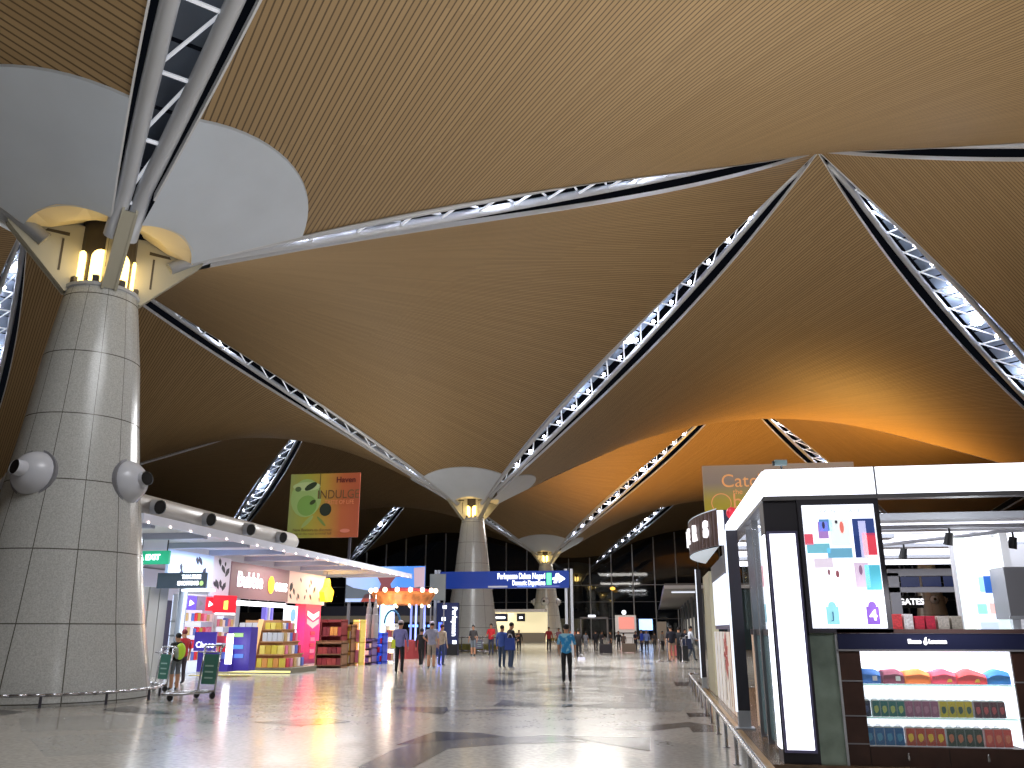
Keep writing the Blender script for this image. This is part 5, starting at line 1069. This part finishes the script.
    m = MB(); m.ball((hd.x, hd.y-.093, hd.z-.062), .02, 8, 4, sy=.35, sz=.3); m.v = [tuple(M_ @ Vector(v)) for v in m.v]; m.build('mouth', mat('lips', (140, 70, 66), .5), T)
    return T, M_, J
def pers(px, top, feet, *a, **k):
    x, y = G(px, feet); H = 1.5*(feet-top)/(feet-629.2)
    return person(x, y, a[0], H if not k.get('H') else k.pop('H'), *a[1:], **{q: v for q, v in k.items() if q != 'H'})
AWAY = PI      # back to the camera
hw = bpy.data.materials.new('batik_shirt'); hw.use_nodes = True; nt = hw.node_tree
n = nt.nodes.new('ShaderNodeTexNoise'); n.inputs['Scale'].default_value = 7; tc = nt.nodes.new('ShaderNodeTexCoord'); nt.links.new(tc.outputs['Object'], n.inputs['Vector'])
r = nt.nodes.new('ShaderNodeValToRGB'); r.color_ramp.elements[0].position = .48; r.color_ramp.elements[1].position = .6; r.color_ramp.elements[0].color = (*lin((40, 140, 205)), 1); r.color_ramp.elements[1].color = (*lin((150, 210, 235)), 1)
nt.links.new(n.outputs['Fac'], r.inputs[0]); nt.links.new(r.outputs[0], nt.nodes['Principled BSDF'].inputs['Base Color']); nt.nodes['Principled BSDF'].inputs['Roughness'].default_value = .8
KH = dict(elL=(.26, .03, 1.15), wrL=(.24, -.1, .93), elR=(-.27, .03, 1.15), wrR=(-.27, -.06, .9))
pers(567, 624, 682.5, AWAY+.1, 'person walking away in a bright blue patterned short-sleeved shirt and black trousers', (50, 150, 210), (24, 24, 28), shirtmat=hw, pose=KH, near=True)
pers(399, 620.5, 673, AWAY, 'person in a lavender shirt and pale cap standing beside the souvenir stands', (128, 126, 184), (22, 22, 26), cap=(205, 190, 200), sleeves=True, pose=dict(wrL=(.16, -.16, 1.1), elL=(.25, -.02, 1.16)), near=True)
pers(511, 622, 669, 2.2, 'person in a black jacket and jeans holding a device with both hands', (24, 24, 34), (52, 70, 100), shoe=(215, 215, 225), sleeves=True, pose=PHONE, near=True)
pers(502, 625, 668, 2.8, 'person in a blue top standing close behind the one in black jacket', (50, 80, 160), (40, 60, 90), sleeves=True)
pers(421, 628, 667, AWAY, 'person in dark clothes and white shoes walking between lavender and grey shirts', (26, 26, 34), (24, 24, 30), shoe=(220, 220, 225), sleeves=True, pose=WALK)
pers(431, 621.5, 668, AWAY+.2, 'person in a grey shirt with a dark diagonal strap and pale shorts', (150, 152, 176), (150, 140, 130), shorts=True, pose=AKIMBO, near=True, cap=(190, 180, 200))
pers(441, 624, 666, AWAY-.4, 'person in a beige top and jeans next to the blue totem', (170, 156, 140), (50, 66, 110), sleeves=True, hair=(70, 30, 34))
pers(473, 625, 656, -.3, 'person in a black and white sleeveless top and grey shorts by the planter rail', (60, 58, 60), (110, 120, 130), shorts=True)
pers(491, 623.5, 655, -.2, 'person in a red shirt pushing a grey luggage trolley', (196, 34, 44), (50, 56, 80), pose=PUSH)
pers(519, 630, 652, 0, 'small distant person in black before the lit counter hall', (20, 20, 24), (22, 22, 26), sleeves=True)
pers(549, 627, 651, .3, 'person in a dark red shirt before the third column', (150, 34, 38), (36, 28, 34), sleeves=True)
pers(559, 628, 650, -.3, 'person in a greyish pink top just left of the blue patterned shirt', (150, 100, 110), (70, 60, 80))
pers(579, 628.5, 660, AWAY, 'person in a black jacket carrying on just right of the blue patterned shirt', (22, 18, 22), (20, 18, 24), sleeves=True, pose=WALK)
pers(573, 627, 654, .4, 'person with orange scarf partly hidden behind the blue patterned shirt', (190, 110, 80), (60, 50, 60))
far = [(586, 632, 650, (160, 165, 180), (120, 125, 140), 'pale grey'), (596, 630, 652, (30, 30, 38), (26, 26, 30), 'black'), (602, 631, 651, (60, 62, 70), (30, 30, 36), 'dark grey'), (611, 631, 652, (44, 34, 34), (30, 26, 30), 'dark brown'),
       (619, 631, 651, (24, 24, 30), (40, 34, 36), 'charcoal'), (624, 633, 651, (96, 84, 80), (50, 44, 46), 'taupe'), (636, 631, 651, (28, 34, 60), (28, 28, 40), 'navy blue'), (642, 629.5, 652, (40, 74, 190), (30, 34, 60), 'bright blue'),
       (647, 630, 652, (120, 140, 200), (36, 36, 50), 'light blue'), (655, 632, 650, (70, 70, 74), (60, 56, 58), 'ash grey'), (663, 631, 651, (150, 150, 150), (40, 40, 46), 'whitish')]
for k, (px, t, f, c1, c2, nm) in enumerate(far):
    pers(px, t, f, [0, AWAY, .8, -1.2][k % 4], 'small distant person in a %s top in the crowd before the glass wall' % nm, c1, c2, sleeves=k % 3 != 0, pose=[{}, WALK, PHONE, {}][k % 4])
pers(672, 625.5, 661, AWAY+.3, 'person in a navy polo and light shorts waiting by the steel stanchions', (26, 28, 44), (170, 140, 120), shorts=True)
pers(680, 627, 660, AWAY-.2, 'person in a black shirt standing beside the dark suitcase', (20, 22, 30), (24, 24, 28), sleeves=True)
pers(692, 625.5, 661, 1.9, 'person in a white shirt and grey jeans striding left near the shop corner', (196, 202, 214), (96, 108, 122), sleeves=True, pose=merge(WALK, PUSH), near=True)
pers(686, 629, 655, .5, 'distant person in a dark jacket between the black shirt and white shirt', (40, 44, 60), (36, 38, 50), sleeves=True)
# child with backpack and companion by the trolleys
KID = dict(elR=(-.24, -.1, 1.2), wrR=(-.2, -.34, 1.16))
T, M_, J = pers(173, 633, 690, -2.1, 'child in a black top and grey shorts wearing a lime backpack beside the trolleys', (26, 26, 30), (112, 116, 122), shorts=True, pose=KID, near=True, shoe=(40, 36, 44))
B = thing('backpack', 'lime green and grey backpack worn by the child beside the trolleys', 'backpack', tuple(M_ @ Vector((0, .15, 1.0))))
def mloc(mb): mb.v = [tuple(M_ @ Vector(v)) for v in mb.v]; return mb
m = MB(); m.ball((0, .21, 1.2), .2, 14, 10, sx=.85, sy=.55, sz=1.3); mloc(m).build('bag_body', mat('lime', (176, 214, 50), .5, emit=.12), B, True)
m = MB(); m.ball((.1, .2, 1.17), .14, 10, 8, sx=.6, sy=.7, sz=1.5); mloc(m).build('side_pocket', mat('pack_grey', (170, 172, 160), .6), B, True)
for sg in (-1, 1): m = MB(); m.path([(sg*.1, .13, 1.42), (sg*.12, -.02, 1.5), (sg*.13, -.13, 1.35), (sg*.12, -.05, 1.1), (sg*.11, .13, 1.02)], .018, 6); mloc(m).build('strap', mat('strap', (60, 62, 60), .6), B, True)
x, y = G(179.5, 684); person(x, y, -2.0, 1.5, 'person in a red top mostly hidden behind the child with backpack', (186, 40, 50), (60, 50, 60), hair=(120, 40, 46))
# things carried
def carried(name, label, cat, px, py, Y, w, h, col, d=.15, handle=True):
    x, z = PY(px, py, Y); T = thing(name, label, cat, (x, Y, z)); m = MB()
    m.prism([(x-w/2, Y-d/2, z-h/2), (x+w/2, Y-d/2, z-h/2), (x+w*.42, Y-d/2, z+h/2), (x-w*.42, Y-d/2, z+h/2)], (0, d, 0)); m.build('bag_body', mat('car_%d_%d_%d' % col, col, .5, emit=.08), T)
    if handle: m = MB(); m.path([(x-w*.25, Y, z+h/2), (x-w*.12, Y, z+h/2+.14), (x+w*.12, Y, z+h/2+.14), (x+w*.25, Y, z+h/2)], .012, 5); m.build('handle', mat('car_h', (220, 220, 225), .5), T)
    return T
Yb = G(567, 682.5)[1]
carried('shopping_bag', 'white plastic bag carried beside the blue patterned shirt', 'bag', 581.5, 661, G(579, 660)[1]-.4, .42, .36, (225, 225, 245))
carried('folder', 'yellow green folder held under the arm of the lavender shirt', 'folder', 393.5, 644, G(399, 673)[1]-.12, .14, .3, (210, 220, 60), .04, False)
carried('shoulder_bag', 'blue shoulder bag hanging at the side of the black jacket', 'bag', 510, 644, G(511, 669)[1]-.3, .42, .46, (36, 62, 140))
carried('shoulder_bag', 'navy shoulder bag in front of the white shirted walker', 'bag', 687, 644, G(692, 661)[1]-.3, .5, .5, (30, 38, 66))
def suitcase(px, py, lab, col, w=.45, h=.65):
    x, y = G(px, py); T = thing('suitcase', lab, 'suitcase', (x, y, 0)); m = MB(); m.box(x-w/2, x+w/2, y-.14, y+.14, .06, h); m.build('shell', mat('sc_%d_%d' % col[:2], col, .4), T)
    m = MB(); m.path([(x-w*.3, y, h), (x-w*.3, y, h+.35), (x+w*.3, y, h+.35), (x+w*.3, y, h)], .014, 6); m.build('pull_handle', CHROME, T)
    for sg in (-1, 1): m = MB(); m.tube((x+sg*w*.4-.02, y, .035), (x+sg*w*.4+.02, y, .035), .035); m.build('wheel', BLACK, T)
suitcase(684, 662, 'dark suitcase standing beside the black shirted person', (24, 26, 30), .42, .75); suitcase(673, 657, 'pinkish red suitcase behind the navy polo', (190, 100, 100)); suitcase(606, 654, 'dark suitcase in the distant crowd', (44, 40, 46), .8, .6); suitcase(629, 653, 'tan suitcase in the distant crowd below the kiosk', (120, 104, 90), .9, .6)
# ------------------------------------------------------------------ light
w = bpy.data.worlds.new('night'); bpy.context.scene.world = w; w.use_nodes = True
w.node_tree.nodes['Background'].inputs[0].default_value = (.05, .06, .09, 1); w.node_tree.nodes['Background'].inputs[1].default_value = .05
UP = (PI, 0, 0)
for x, y, e, c in ((-19, 26, 3200, (1, .93, .8)), (-19, 52, 2600, (1, .9, .75)), (6, 14, 5200, (1, .93, .8)), (8, 34, 4200, (1, .92, .78)), (-8, 0, 3000, (1, .95, .85)),
                   (28, 30, 2600, (1, .85, .65)), (-34, 60, 900, (1, .9, .75)), (-45, 30, 900, (1, .9, .8))):
    light("AREA", (x, y, 4.9), e*.24, c, 5, rot=UP, sy=8, name='uplighter')
light('SPOT', (16, 74, 4.5), 26000, (1, .5, .1), .6, rot=(PI-.12, 0, 0), spot=2.5, name='amber_uplighter')
light('SPOT', (0, 92, 4.5), 12000, (1, .5, .1), .6, rot=(PI, .1, 0), spot=2.4, name='amber_uplighter')
light('POINT', (2.5, 3, 7), 380, (.97, .98, 1), 1.0, name='fill_light')  # added fill lamp with no fitting, lifts the right shop front and near floor
light('AREA', (-5, 11, 12.5), 950, (.95, .97, 1), 6, name='fill_light')  # this and the area lamps below: unseen fill added for floor and columns
light('AREA', (-6, 40, 12.5), 3800, (.97, .98, 1), 8, name='fill_light')
light('AREA', (-8, 80, 12.5), 4000, (1, .96, .9), 10, name='fill_light')
light('AREA', (-6, 118, 12.5), 2600, (1, .96, .9), 10, name='fill_light')
sc = bpy.context.scene
sc.view_settings.view_transform = 'Standard'; sc.view_settings.look = 'None'; sc.view_settings.exposure = 0
sc.cycles.use_denoising = True; sc.cycles.max_bounces = 6; sc.cycles.sample_clamp_indirect = 6; sc.cycles.sample_clamp_direct = 30
sc.cycles.caustics_reflective = False; sc.cycles.caustics_refractive = False
